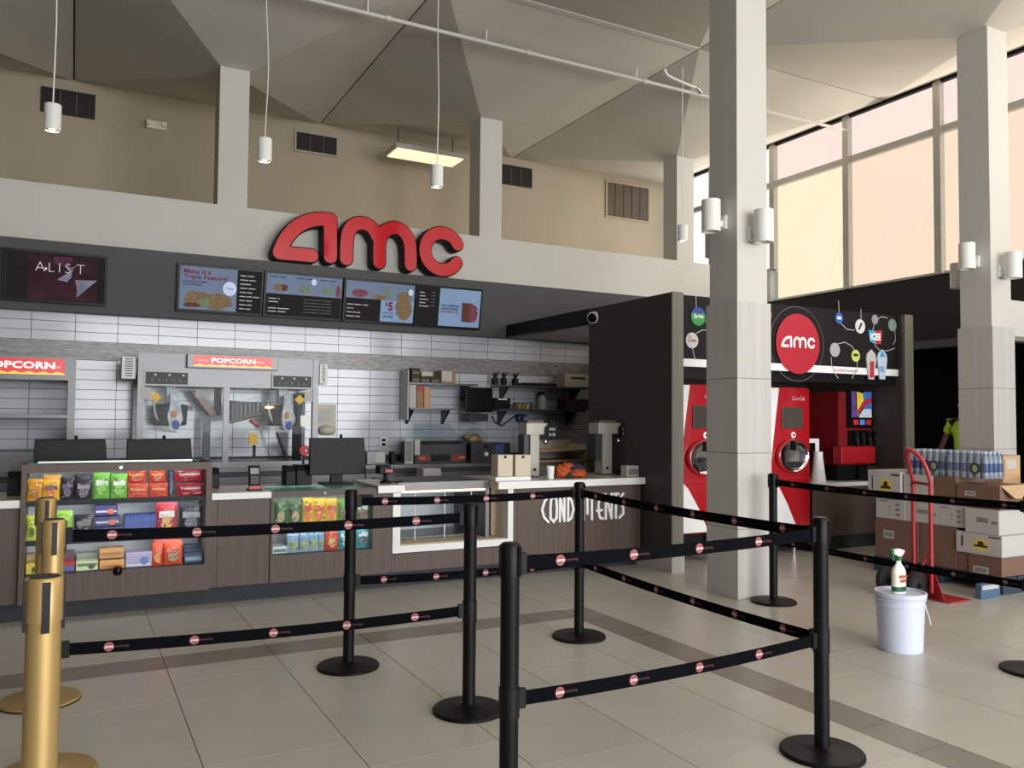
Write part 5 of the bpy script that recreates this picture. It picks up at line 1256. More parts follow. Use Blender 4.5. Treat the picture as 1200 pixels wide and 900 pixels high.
def disc_at(nm, rgb, px, py, rx, ry, d, parent=None, rough=0.4):
    x, z, a, b = wsize(px, py, rx, ry, SGY); r = (a + b) / 2
    m = MB(); k = 28
    fs_.plate(m, [(x + r * math.cos(2 * math.pi * i / k), z + r * math.sin(2 * math.pi * i / k)) for i in range(k)], d - 0.004, d)
    return m.build(nm, mat('disc_%d_%d_%d' % rgb, rgb, rough, var=0.03), parent or t), x, z, r
def ring_at(nm, m_, px, py, rx, ry, w, d):
    x, z, a, b = wsize(px, py, rx, ry, SGY); m = MB(); k = 40; r = (a + b) / 2
    for i in range(k):
        a0, a1 = 2 * math.pi * i / k, 2 * math.pi * (i + 1) / k
        fs_.poly(m, [(x + r * math.cos(a0), z + r * math.sin(a0)), (x + r * math.cos(a1), z + r * math.sin(a1)), (x + (r - w) * math.cos(a1), z + (r - w) * math.sin(a1)), (x + (r - w) * math.cos(a0), z + (r - w) * math.sin(a0))], d)
    return m.build(nm, m_, t, fix=False)
mat('thin_line', (180, 178, 172), 0.5); mat('ring_grey', (84, 80, 80), 0.5)
ring_at('thin_ring', MATS['ring_grey'], 934, 403, 32, 44, 0.010, 0.002)
o, x, z, r = disc_at('red_disc', (186, 36, 54), 934, 403, 25.5, 35.3, 0.016)
amc_mark(fs_, MB(), x - r * 0.76, z - r * 0.13, r * 0.36, 0.018, 0.125).build('disc_letters', MATS['print_white'], o, fix=False)
o, x, z, r = disc_at('lemon_drink_bubble', (44, 150, 80), 817.5, 371, 8.6, 10.5, 0.010)
fs_.poly(MB(), [(x + r * math.cos(math.radians(a)), z + r * math.sin(math.radians(a))) for a in range(20, 161, 10)], 0.0115).build('blue_cap', mat('bubble_blue', (36, 72, 150), 0.4), o, fix=False)
fs_.text(MB(), 'Sprite', x, z - r * 0.15, r * 0.42, 0.0125, width=r * 1.35, align='c', bold=0.03, slant=0.15).build('bubble_letters', MATS['print_white'], o, fix=False)
o, x, z, r = disc_at('diet_cola_bubble', (204, 204, 202), 810.3, 399, 7.3, 9.2, 0.010)
fs_.text(MB(), 'Coke', x, z - r * 0.2, r * 0.5, 0.012, width=r * 1.4, align='c', bold=0.02, slant=0.2).build('bubble_letters', MATS['print_red'], o, fix=False)
fs_.text(MB(), 'diet', x - r * 0.4, z + r * 0.42, r * 0.2, 0.012, width=r * 0.5, align='c').build('bubble_letters', MATS['print_dark'], o, fix=False)
disc_at('pink_bubble', (206, 50, 84), 899, 369, 4.5, 6.5, 0.010)
o, x, z, r = disc_at('blue_bubble', (58, 100, 176), 982.5, 373, 4.7, 6.4, 0.010); fs_.rect(MB(), x - r * 0.5, x + r * 0.5, z - r * 0.2, z + r * 0.3, 0.0115).build('bubble_print', MATS['print_white'], o, fix=False)
o, x, z, r = disc_at('white_bubble', (222, 222, 220), 1007.2, 382.5, 5.8, 8.2, 0.010); fs_.poly(MB(), [(x - r * .5, z - r * .5), (x - r * .1, z - r * .5), (x + r * .5, z + r * .5), (x + r * .1, z + r * .5)], 0.0115).build('bubble_print', MATS['print_dark'], o, fix=False)
disc_at('grey_bubble', (150, 150, 148), 1024.5, 374.5, 3.8, 5.6, 0.010)
disc_at('teal_bubble', (122, 148, 138), 1045, 381, 4.9, 7.2, 0.010)
disc_at('lilac_bubble', (176, 170, 172), 977.6, 410, 5.9, 8.2, 0.010)
o, x, z, r = disc_at('lime_bubble', (206, 214, 110), 1002, 417, 4.9, 7, 0.010); fs_.rect(MB(), x - r * 0.55, x + r * 0.55, z - r * 0.1, z + r * 0.35, 0.0115).build('bubble_print', MATS['print_dark'], o, fix=False)
m = MB()
for pts in ([(815, 346), (815.5, 360)], [(826, 376), (830, 380), (838, 379)], [(815, 391), (822, 387), (838, 387)], [(811, 408), (814, 421)],
            [(983, 367), (982, 352)], [(985, 379), (992, 386), (1001, 387)], [(1008.5, 374), (1008.5, 362)], [(1024, 380), (1022, 388)], [(1028, 374), (1033, 371), (1040, 373)], [(1048, 387), (1049, 398), (1046, 404)], [(1024, 404), (1031, 411), (1040, 411), (1048, 408)],
            [(973.5, 418), (974, 428), (978, 438), (982, 443.5)], [(1004, 424), (1004, 432), (998, 443.5)], [(981, 403), (990, 401), (998, 406), (1001, 411)]):
    q = [at(a, b, Y=SGY) for a, b in pts]
    fs_.poly(m, stroke([(p.x, p.z) for p in q], 0.0042, 0), 0.006)
o = m.build('connecting_lines', MATS['thin_line'], t, fix=False); o['kind'] = 'stuff'
# frozen drink logo and cups
x, z, a, b = wsize(1025, 395, 8, 9.5, SGY)
o = fs_.plate(MB(), [(x - a, z + b * .8), (x, z + b * .75), (x, z - b * .9), (x - a * .8, z - b * .6)], 0.004, 0.012).build('frozen_drink_logo', mat('icy_blue', (70, 160, 200), 0.4), t)
fs_.plate(MB(), [(x, z + b * .75), (x + a, z + b * .9), (x + a * .8, z - b * .8), (x, z - b * .9)], 0.004, 0.0118).build('logo_red_half', MATS['print_red'], o)
fs_.text(MB(), 'ICEE', x, z - b * 0.35, b * 0.8, 0.0135, width=a * 1.5, align='c', bold=0.05).build('logo_letters', MATS['print_white'], o, fix=False)
for nm, px, rgb, c2 in (('red_cup', 1019.5, (196, 190, 188), (190, 56, 64)), ('blue_cup', 1032.3, (190, 206, 220), (74, 156, 206))):
    x, z, a, b = wsize(px, 427, 5.8, 17.5, SGY)
    o = fs_.plate(MB(), [(x - a * .55, z - b), (x + a * .55, z - b), (x + a, z + b * .35), (x + a * .8, z + b * .7), (x, z + b), (x - a * .8, z + b * .7), (x - a, z + b * .35)], 0.006, 0.02).build(nm, mat('cup_' + nm, rgb, 0.4), t)
    fs_.plate(MB(), [(x - a * .4, z - b * .9), (x + a * .45, z - b * .9), (x + a * .5, z + b * .2), (x - a * .3, z + b * .2)] if nm == 'red_cup' else [(x - a * .6, z + b * .5), (x + a * .6, z + b * .5), (x, z + b * .95)], 0.02, 0.022).build('cup_stripe', mat('cupc_' + nm, c2, 0.4), o)
    if nm == 'blue_cup': fs_.text(MB(), 'ICEE', x - a * .2, z - b * .5, b * 0.35, 0.0225, width=a * 1.0, align='c', bold=0.03).build('cup_letters', mat('cupc_' + nm), o, fix=False)
xl = at(976, 434, Y=SGY).x; xm = at(990, 434, Y=SGY).x; xr = at(1005, 434, Y=SGY).x; zt_ = (zs0 + zst) / 2 - 0.016
fs_.text(MB(), 'Coca-Cola', xl, zt_, 0.032, 0.008, width=xm - xl - 0.02, slant=0.2).build('stripe_letters', MATS['print_red'], t, fix=False)
fs_.text(MB(), 'freestyle', xm, zt_, 0.032, 0.008, width=xr - xm).build('stripe_letters', MATS['print_grey'], t, fix=False)

# ---- two red touch-screen fountains
def fountain(x0, lb):
    y0, w, d = 6.50, 0.61, 0.72; x1 = x0 + w; z0, z1 = 0.30, 1.80
    t = thing('soda_fountain', lb, 'soda machine', (x0 + w / 2, y0, 0), 'red soda fountains')
    box('body', MATS['red_gloss'], t, x0, x1, y0 + 0.02, y0 + d, z0, z1, bevel=0.02)
    f = Frame((x0, y0 + 0.018, z0)); H = z1 - z0
    # bowed red front panel
    mb = MB(); n = 8
    lo = [(x0 + w * k / n, y0 + 0.02 - 0.03 * math.sin(math.pi * k / n)) for k in range(n + 1)]
    poly = lo + [(x1, y0 + 0.04), (x0, y0 + 0.04)]
    mb.hexa([(a, b, z0) for a, b in poly], [(a, b, z1 - 0.01) for a, b in poly]); mb.build('front_panel', MATS['red_gloss'], t, smooth=30)
    f = Frame((x0, y0 - 0.0135, z0))
    wh = MB(); f.plate(wh, [(0.0, H * .99), (0.12, H * .99), (0.075, H * .80), (0.035, H * .62), (0.01, H * 0.5), (0.0, H * .45)], -0.014, 0.003); wh.build('white_swoosh', MATS['print_white'], t)
    wh = MB(); f.plate(wh, [(0.0, 0.012), (0.36, 0.012), (0.23, H * .17), (0.10, H * .30), (0.0, H * .36)], -0.014, 0.003); wh.build('white_swoosh', MATS['print_white'], t)
    f.slab(MB(), 0.165, 0.47, H * .70, H * .855, 0.0, 0.006).build('touch_screen', mat('touch_glass', (74, 68, 62), 0.15), t, bevel=0.002)
    f.text(MB(), 'Coca-Cola', 0.31, H * 0.905, 0.045, 0.004, width=0.19, slant=0.25).build('script_letters', mat('script_grey', (214, 200, 200), 0.4), t, fix=False)
    cx, cz = 0.32, H * 0.505; r = 0.168; ex = 1.28
    rb = MB(); n = 36; pr = [(r + 0.022, -0.006), (r + 0.020, 0.010), (r + 0.008, 0.030), (r, 0.032), (r - 0.002, 0.02), (r, -0.006)]
    rb.add([f.p(cx + ex * a_ * math.cos(2 * math.pi * i / n), cz + a_ * math.sin(2 * math.pi * i / n), d_) for a_, d_ in pr for i in range(n)], [(j * n + i, j * n + (i + 1) % n, (j + 1) * n + (i + 1) % n, (j + 1) * n + i) for j in range(5) for i in range(n)])
    rb.build('bezel_ring', MATS['red_gloss'], t, smooth=50)
    b = MB(); prof = [(r * 1.005, 0.022), (r * 0.97, 0.015), (r * 0.80, 0.004), (r * 0.4, -0.003), (0.001, -0.005)]; n = 36; vs = []; fs = []
    for rr_, d_ in prof:
        for i in range(n): vs.append(f.p(cx + ex * rr_ * math.cos(2 * math.pi * i / n), cz + rr_ * math.sin(2 * math.pi * i / n), d_ + 0.008))
    for j in range(len(prof) - 1):
        for i in range(n): fs.append((j * n + i, j * n + (i + 1) % n, (j + 1) * n + (i + 1) % n, (j + 1) * n + i))
    b.add(vs, fs); b.build('dispense_bowl', MATS['chrome'], t, smooth=60, fix=False)
    f.slab(MB(), cx - 0.02, cx + 0.02, cz + 0.06, cz + 0.15, 0.006, 0.03).build('nozzle', MATS['black_gloss'], t)
    m = MB(); f.plate(m, [(cx - 0.13, cz - 0.06), (cx + 0.13, cz - 0.06), (cx + 0.09, cz - 0.12), (cx - 0.09, cz - 0.12)], 0.006, 0.03); m.build('cup_grate', MATS['steel_dark'], t)
    MB().cyl(f.p(cx + 0.005, H * .655, 0), f.p(cx + 0.005, H * .655, 0.008), 0.034, n=20).build('round_badge', MATS['print_white'], t); MB().cyl(f.p(cx + 0.01, H * .655, 0.008), f.p(cx + 0.01, H * .655, 0.010), 0.014, n=16).build('badge_dot', MATS['print_dark'], t)
    f.slab(MB(), 0.02, w - 0.02, H * .345, H * .35, -0.004, 0.002).build('seam', MATS['print_red'], t)
    box('plinth', MATS['black_satin'], t, x0 + 0.03, x1 - 0.03, y0 + 0.10, y0 + d - 0.02, 0.10, z0)
    for xx in (x0 + 0.07, x1 - 0.20):
        for yy in (y0 + 0.06, y0 + d - 0.08): MB().cyl((xx, yy, 0), (xx, yy, z0), 0.018, n=10).build('leg', MATS['chrome'], t, smooth=40)
    box('top_box', MATS['black_satin'], t, x0, x1 - 0.03, y0 + 0.05, y0 + d, z1 + 0.002, z1 + 0.05)
fountain(5.335, 'red soda fountain left of the stone column, half hidden by it')
fountain(6.555, 'red soda fountain right of the stone column')
# ---- side counter with ice dispenser
t = thing('soda_counter', 'dark wood counter with white top in the soda alcove', 'counter', (7.7, 6.5, 0))
box('worktop', MATS['worktop_white'], t, 7.185, 8.295, 6.48, 7.58, 0.705, 0.75, bevel=0.003)
box('toe_kick', MATS['kick'], t, 7.19, 8.295, 6.56, 7.5, 0.0, 0.16)
for k in range(3): box('cabinet_door', MATS['wood_laminate'], t, 7.192 + 0.368 * k, 7.192 + 0.368 * k + 0.362, 6.50, 6.52, 0.16, 0.70)
box('carcass', MATS['black_satin'], t, 7.19, 8.295, 6.52, 7.5, 0.16, 0.705)
t = thing('ice_dispenser', 'dark red soda and ice dispenser with colourful picture panel on the soda counter', 'soda machine', (8.0, 6.6, 0.75))
DRD = mat('dark_red', (120, 22, 28), 0.35)
box('cabinet', DRD, t, 7.74, 8.285, 6.62, 7.2, 0.93, 1.775); 
box('base', MATS['black_satin'], t, 7.76, 8.27, 6.66, 7.2, 0.751, 0.93)
dx0, dx1 = at(993, 460, Y=6.60).x, 8.284
b = box('picture_frame', MATS['black_gloss'], t, dx0, dx1, 6.59, 6.62, 1.36, 1.79)
f = Frame((dx0, 6.589, 1.36)); Wd = dx1 - dx0
for nm, rgb, pts in (('picture_purple', (90, 60, 130), [(0.12, .12), (.35, .12), (.35, .42), (.12, .42)]), ('picture_yellow', (214, 190, 60), [(.30, .20), (.62, .26), (.60, .40), (.30, .42)]), ('picture_green', (90, 150, 70), [(.14, .14), (.42, .14), (.50, .28), (.20, .30)]), ('picture_blue', (60, 110, 190), [(.62, .22), (.95, .22), (.95, .42), (.62, .42)]), ('picture_red_sweep', (180, 40, 56), [(.34, .19), (.60, .31), (.95, .36), (.95, .30), (.62, .25), (.40, .15)]), ('picture_ice', (196, 206, 216), [(.40, .12), (.95, .12), (.92, .28), (.66, .24), (.50, .17)])):
    m = MB(); f.poly(m, [(a * Wd, c) for a, c in pts], 0.001 + 0.0012 * len(nm) / 10); m.build(nm, mat('pp_' + nm, rgb, 0.4, emit=0.2, var=0.3, scale=(20, 20, 20)), b, fix=False)
for k, rgb in enumerate(((180, 40, 46), (70, 130, 200), (170, 40, 46))):
    m = MB(); f.rect(m, (0.2 + 0.26 * k) * Wd, (0.4 + 0.26 * k) * Wd, 0.035, 0.095, 0.001); m.build('flavour_button', mat('fb_%d' % k, rgb, 0.4, emit=0.3), b, fix=False)
box('valve_panel', MATS['black_gloss'], t, dx0 + 0.02, dx1 - 0.05, 6.60, 6.62, 1.155, 1.33)
for k in range(4):
    x = dx0 + 0.10 + 0.105 * k
    v = box('valve', MATS['black_satin'], t, x - 0.03, x + 0.03, 6.55, 6.60, 1.22, 1.32); box('lever', MATS['chrome'], v, x - 0.008, x + 0.008, 6.535, 6.55, 1.165, 1.25)
tx0, tx1 = at(984.5, 530, Y=6.52).x, at(1024, 530, Y=6.52).x
box('drip_tray', mat('tray_red', (168, 24, 34), 0.35), t, tx0, tx1, 6.50, 6.62, 0.955, 1.145, bevel=0.006)
crate('menu_stand', 'white-framed black card stand beside the red soda fountain', 947.5, 960, 514, 538, 6.74, 0.02, MATS['print_white'], 'card stand', 0.751, None, (0.0, 0.62, 0.08, 0.90, MATS['black_gloss']))
crate('metal_pan', 'grey metal pan at the right end of the soda counter', 1017, 1037, 546, 561, 6.495, 0.14, MATS['steel_dark'], 'pan', 0.751)
q = at(964, 560, Y=6.56)
t = thing('cup_stack', 'tall tapered stack of white paper cups on the soda counter', 'cup stack', (q.x, 6.62, 0.751))
prof = [(0.085, 0.0)]
for k in range(9): prof += [(0.083 - 0.0035 * k, 0.02 + 0.03 * k), (0.078 - 0.0035 * k, 0.022 + 0.03 * k)]
MB().lathe(prof + [(0.05, 0.34)], (q.x, 6.62, 0.751), 24).build('cups', MATS['print_white'], t, smooth=30)

# ================================================================== PALLET OF BOXES
BX = 6.893
t = thing('pallet', 'low blue plastic pallet under the stacked boxes', 'pallet', (7.4, 4.85, 0))
BLU = mat('pallet_blue', (46, 62, 76), 0.5); 
for y in (4.22, 4.78, 5.34): box('runner', BLU, t, 6.88, 7.92, y, y + 0.14, 0.0, 0.115)
for k in range(5): box('deck_board', BLU, t, 6.88 + 0.21 * k, 6.88 + 0.21 * k + 0.19, 4.22, 5.48, 0.116, 0.140)
crate('blue_box', 'small printed blue box at the near corner of the pallet', 1150, 1172, 682, 697, 4.20, 0.05, mat('box_blue', (74, 104, 134), 0.5), 'box', 0.001, None, (0.05, 0.9, 0.6, 0.9, MATS['carton_white'])).location.x += 0
YEL = mat('sun_yellow', (226, 200, 84), 0.6)
def fbox(name, label, x0, x1, y0, y1, z0, z1, m, cat='box', group='stacked boxes on the pallet', marks=(), flap=True):
    t = thing(name, label, cat, ((x0 + x1) / 2, (y0 + y1) / 2, z0), group)
    box('carton', m, t, x0, x1, y0, y1, z0, z1, bevel=0.004)
    f = Frame((x0, y1, z0), (0, -1, 0), (0, 0, 1)); W = y1 - y0; H = z1 - z0
    g = Frame((x0, y0, z0)); D = x1 - x0
    if flap: g.rect(MB(), 0, D, H * .97, H * .985, 0.001).build('tape_line', MATS['print_grey'], t, fix=False)
    for k in marks:
        if k == 'sun':
            mm_ = MB(); n = 22
            f.poly(mm_, [(W * .55 + W * .22 * (1 if i % 2 else .72) * math.cos(2 * math.pi * i / n), H * .45 + H * .34 * (1 if i % 2 else .72) * math.sin(2 * math.pi * i / n)) for i in range(n)], 0.001); s = mm_.build('sun_print', YEL, t, fix=False)
            q = MB(); f.rect(q, W * .40, W * .70, H * .36, H * .46, 0.002); f.disc(q, W * .55, H * .52, W * .07, H * .12, 0.0022); q.build('sun_emblem', MATS['print_dark'], s, fix=False)
            f.rect(MB(), W * .72, W * .97, H * .84, H * .9, 0.0015).build('red_writing', MATS['print_dark'], t, fix=False)
        elif k == 'marks':
            q = MB()
            f.rect(q, W * .1, W * .4, H * .85, H * .91, 0.001)
            for j in range(4): f.disc(q, W * .48, H * (.62 - .13 * j), W * .025, H * .035, 0.001, 8)
            for j in range(3): f.disc(q, W * .75, H * (.75 - .25 * j), W * .09, H * .085, 0.001, 10)
            q.build('printed_marks', MATS['print_grey'], t, fix=False)['kind'] = 'stuff'
        elif k == 'label':
            s = f.rect(MB(), W * .2, W * .45, H * .50, H * .70, 0.001).build('paper_label', MATS['carton_white'], t, fix=False)
            f.rect(MB(), W * .22, W * .43, H * .55, H * .66, 0.002).build('label_print', MATS['print_grey'], s, fix=False)
        elif k == 'low':
            s = f.rect(MB(), W * .15, W * .62, H * .05, H * .40, 0.001).build('paper_label', MATS['carton_white'], t, fix=False)
            f.rect(MB(), W * .20, W * .56, H * .12, H * .32, 0.002).build('label_print', MATS['print_grey'], s, fix=False)
        elif k == 'block':
            q = MB(); f.rect(q, W * .35, W * .68, H * .45, H * .65, 0.001); f.rect(q, W * .78, W * .95, H * .42, H * .54, 0.001); q.build('printed_block', MATS['print_grey'], t, fix=False)['kind'] = 'stuff'
        elif k == 'slot': f.rect(MB(), W * .12, W * .16, H * .3, H * .8, 0.001).build('hand_slot', MATS['print_dark'], t, fix=False)
        elif k == 'tag':
            s = g.rect(MB(), D * .2, D * .75, H * .55, H * .85, 0.001).build('paper_label', MATS['carton_white'], t, fix=False)
    return t
CW, CB, CL = MATS['carton_white'], MATS['cardboard'], MATS['cardboard_light']
BRN = mat('cardboard_brown', (118, 90, 76), 0.8, var=0.08, scale=(8, 8, 30))
Z0 = 0.141
fbox('cardboard_box', 'short brown box at the near bottom corner of the pallet', BX, 7.35, 4.235, 4.53, Z0, 0.305, BRN, marks=('low',))
fbox('cardboard_box', 'tall brown box in the bottom row beside the white sun box', BX + .005, 7.35, 4.64, 5.00, Z0, 0.512, BRN)
fbox('cardboard_box', 'tall brown box with two paper labels in the bottom row', BX, 7.35, 5.005, 5.47, Z0, 0.512, BRN, marks=('label',))
fbox('cardboard_box', 'brown box tucked behind the near bottom box', BX + .01, 7.35, 4.535, 4.635, Z0, 0.300, BRN, flap=False)
fbox('white_box', 'white box with yellow sun print in the second row near the corner', BX - .01, 7.36, 4.225, 4.632, 0.306, 0.488, CW, marks=('sun', 'slot'))
fbox('white_box', 'white box with grey print block on top of the sun box', BX - .02, 7.34, 4.24, 4.54, 0.489, 0.698, CW, marks=('block',))
fbox('white_box', 'white box with handling marks left of the grey print block box', BX, 7.34, 4.545, 4.80, 0.5135, 0.70, CW, marks=('marks',))
fbox('white_box', 'white box behind the red hand truck uprights', BX, 7.34, 4.805, 5.13, 0.5135, 0.70, CW, marks=('block',))
fbox('white_box', 'white box with handling marks at the far end of its row', BX - .005, 7.34, 5.135, 5.455, 0.5135, 0.70, CW, marks=('marks',))
fbox('white_box', 'white box with yellow sun print on the top row at the far end', BX - .02, 7.34, 5.17, 5.53, 0.7015, 0.965, CW, marks=('sun', 'slot'))
fbox('white_box', 'white box with paper label on the top row behind the hand truck handle', BX, 7.34, 4.86, 5.155, 0.7015, 0.95, CW, marks=('label',))
fbox('cardboard_box', 'brown box with paper label on the top row under the water bottles', BX, 7.34, 4.24, 4.63, 0.7015, 0.90, BRN, marks=('label',))
fbox('cardboard_box', 'brown box between white and labelled boxes on the top row', BX + .01, 7.34, 4.64, 4.85, 0.7015, 0.95, BRN)
# second column of boxes further from the viewer
fbox('cardboard_box', 'brown box at the bottom right of the pallet', 7.37, 7.88, 4.235, 4.80, Z0, 0.31, CL, marks=('tag',))
fbox('white_box', 'white box at the right in the second row of the pallet', 7.37, 7.88, 4.24, 4.80, 0.311, 0.49, CW, marks=('tag',))
fbox('white_box', 'white box at the right in the third row of the pallet', 7.36, 7.88, 4.24, 4.80, 0.491, 0.70, CW, marks=('tag',))
fbox('cardboard_box', 'large brown box filling the rear right of the pallet', 7.37, 7.88, 4.81, 5.47, Z0, 0.70, BRN)
fbox('cardboard_box', 'open tan box with raised flaps at the right of the top row', 7.36, 7.88, 4.24, 4.70, 0.7015, 0.87, CL)
o = bpy.data.objects[[k for k in bpy.data.objects.keys() if k.startswith('cardboard_box')][-1]]
MB().hexa([(7.36, 4.24, 0.87), (7.88, 4.24, 0.87), (7.88, 4.235, 0.87), (7.36, 4.235, 0.87)], [(7.36, 4.12, 0.95), (7.88, 4.12, 0.95), (7.88, 4.115, 0.945), (7.36, 4.115, 0.945)]).build('open_flap', CL, o)
MB().hexa([(6.90, 4.24, 0.905), (7.34, 4.24, 0.905), (7.34, 4.25, 0.905), (6.90, 4.25, 0.905)], [(6.98, 4.16, 0.80), (7.30, 4.16, 0.80), (7.30, 4.17, 0.80), (6.98, 4.17, 0.80)]).build('hanging_flap', CL, bpy.data.objects['cardboard_box.004'])
fbox('cardboard_box', 'small brown box with white label beside the water bottles', 7.40, 7.66, 4.52, 4.80, 0.8715, 1.14, CL, marks=('tag',))
# water bottle packs
bw = mat('water_plastic', (204, 211, 218), 0.12, var=0.15, scale=(30, 30, 30)); lb_ = mat('water_label', (76, 92, 136), 0.35, var=0.25, scale=(40, 40, 20)); capm = mat('bottle_cap', (230, 234, 238), 0.4)
bw.node_tree.nodes['Principled BSDF'].inputs['Transmission Weight'].default_value = 0.35
def water_pack(label, x0, y0, z0, nx, ny, lean=0.0):
    t = thing('water_pack', label, 'water pack', (x0 + nx * 0.032, y0 + ny * 0.032, z0), 'shrink-wrapped water packs')
    first = None
    for i in range(nx):
        for j in range(ny):
            c = (x0 + 0.032 + 0.0635 * i, y0 + 0.032 + 0.0635 * j, z0)
            if first is None:
                o = MB().lathe([(0.028, 0), (0.031, 0.012), (0.031, 0.05), (0.0285, 0.06), (0.031, 0.07), (0.031, 0.14), (0.024, 0.185), (0.013, 0.205), (0.013, 0.215)], (0, 0, 0), 10).build('bottle', bw, t, world=False, smooth=50)
                l = MB().lathe([(0.0315, 0.055), (0.0318, 0.06), (0.0318, 0.125), (0.0315, 0.13)], (0, 0, 0), 10, closed=True).build('bottle_label', lb_, o, world=False, smooth=50)
                k = MB().lathe([(0.0145, 0.213), (0.0145, 0.232)], (0, 0, 0), 10).build('cap', capm, o, world=False)
                first = o
            else:
                o = copy_tree(first, t)
            o.location = Vector(c) - Vector(t.location)
    w = MB(); X1 = x0 + 0.0635 * nx + 0.002; Y1 = y0 + 0.0635 * ny + 0.002
    lo = [(x0 - .002, y0 - .002, z0), (X1, y0 - .002, z0), (X1, Y1, z0), (x0 - .002, Y1, z0)]; hi = [(x0 + .02, y0 + .02, z0 + .236), (X1 - .02, y0 + .02, z0 + .236), (X1 - .02, Y1 - .02, z0 + .236), (x0 + .02, Y1 - .02, z0 + .236)]
    mid = [(a, b, z0 + 0.15) for a, b, c in lo]
    w.add(lo + mid + hi, [(i, (i + 1) % 4, 4 + (i + 1) % 4, 4 + i) for i in range(4)] + [(4 + i, 4 + (i + 1) % 4, 8 + (i + 1) % 4, 8 + i) for i in range(4)] + [(8, 9, 10, 11)])
    w.build('shrink_wrap', glass('wrap_film', (232, 238, 244), 0.10, 0.12), t)
    f = Frame((x0 - .004, Y1, z0), (0, -1, 0), (0, 0, 1))
    m = MB(); f.disc(m, 0.0635 * ny * 0.74, 0.085, 0.042, 0.05, 0.002); e = m.build('round_emblem', MATS['print_dark'], t, fix=False)
    m = MB(); f.disc(m, 0.0635 * ny * 0.74, 0.085, 0.026, 0.032, 0.003); m.build('emblem_centre', mat('emblem_green', (140, 170, 120), 0.4), e, fix=False)
water_pack('shrink-wrapped pack of water bottles nearest the column on the stacked boxes', 6.92, 4.37, 0.951, 4, 6)
water_pack('shrink-wrapped pack of water bottles behind the hand truck handle', 6.93, 4.765, 0.9515, 4, 6)

# ---- red hand truck
RD = mat('truck_red', (170, 36, 44), 0.35, var=0.06)
TXX = 6.16; YA, YB = 4.36, 4.585; TXB = 6.25
t = thing('hand_truck', 'red tubular hand truck standing against the stacked boxes', 'hand truck', (TXX, 4.5, 0))
pts = [(TXX, YA, 0.06), (TXX, YA, 0.95)] + [(TXX - 0.10 * k / 6, YA + 0.14 * (1 - math.cos(math.pi * k / 12)), 0.95 + 0.26 * math.sin(math.pi * k / 12)) for k in range(1, 7)]
pts2 = [(TXB, YB, 0.06), (TXB, YB, 0.95)] + [(TXB - 0.19 * k / 6, YB - 0.085 * (1 - math.cos(math.pi * k / 12)), 0.95 + 0.26 * math.sin(math.pi * k / 12)) for k in range(1, 7)]
MB().tube(pts + pts2[::-1], 0.0165, 10).build('frame_tube', RD, t, smooth=60)
for z in (0.10, 0.93): MB().cyl((TXX, YA, z), (TXB, YB, z), 0.013, n=8).build('cross_bar', RD, t, smooth=40)
box('toe_plate', RD, t, TXX, TXX + 0.27, 4.21, 4.68, 0.004, 0.012)
MB().hexa([(TXX - 0.002, 4.25, 0.012), (TXX + 0.006, 4.25, 0.012), (TXX + 0.10, 4.66, 0.012), (TXX + 0.092, 4.66, 0.012)], [(TXX - 0.002, 4.34, 0.25), (TXX + 0.006, 4.34, 0.25), (TXX + 0.10, 4.60, 0.25), (TXX + 0.092, 4.60, 0.25)]).build('back_plate', RD, t)
MB().cyl((TXX - 0.10, 4.42, 0.115), (TXX - 0.10, 4.70, 0.115), 0.010, n=8).build('axle', MATS['steel_dark'], t)
for y in (4.42, 4.70):
    w = MB(); n = 28; prof = [(0.075, -0.026), (0.105, -0.026), (0.116, -0.012), (0.116, 0.012), (0.105, 0.026), (0.075, 0.026)]
    vs = [(TXX - 0.10 + r * math.cos(2 * math.pi * i / n), y + d, 0.1165 + r * math.sin(2 * math.pi * i / n)) for r, d in prof for i in range(n)]
    fs = [(j * n + i, j * n + (i + 1) % n, ((j + 1) % 6) * n + (i + 1) % n, ((j + 1) % 6) * n + i) for j in range(6) for i in range(n)]
    o = w.add(vs, fs).build('wheel', mat('rubber', (24, 23, 23), 0.8), t, smooth=40)
    MB().cyl((TXX - 0.10, y - 0.02, 0.1165), (TXX - 0.10, y + 0.02, 0.1165), 0.076, n=24).build('rim', MATS['steel_dark'], o, smooth=40)
    MB().cyl((TXX - 0.10, y - 0.03, 0.1165), (TXX - 0.10, y + 0.03, 0.1165), 0.022, n=14).build('hub', MATS['black_satin'], o)
    MB().tube([(TXX, YA + .03 if y < 4.5 else YB, 0.36), (TXX - 0.06, y + (0.02 if y < 4.5 else -0.02), 0.20), (TXX - 0.10, y, 0.115)], 0.010, 6).build('wheel_stay', RD, t)

# ---- bucket and spray bottle
bc = at(1055.5, 761, Z=0)
t = thing('bucket', 'white plastic bucket with lid and wire handle on the floor', 'bucket', (bc.x, bc.y, 0))
PB = mat('bucket_white', (208, 214, 234), 0.35, var=0.02)
BH = 0.365
MB().lathe([(0.126, 0.0), (0.130, 0.004), (0.142, BH - 0.085), (0.150, BH - 0.083), (0.150, BH - 0.075), (0.144, BH - 0.072), (0.145, BH - 0.045), (0.152, BH - 0.043), (0.152, BH - 0.036), (0.146, BH - 0.032), (0.147, BH - 0.012)], (bc.x, bc.y, 0), 48).build('pail', PB, t, smooth=35)
MB().lathe([(0.150, BH - 0.028), (0.155, BH - 0.026), (0.156, BH - 0.002), (0.150, BH + 0.002), (0.142, BH), (0.138, BH - 0.01), (0.0005, BH - 0.01)], (bc.x, bc.y, 0), 48, closed=True).build('lid', PB, t, smooth=35)
a_ = math.radians(-20); hx, hy = math.cos(a_), math.sin(a_)
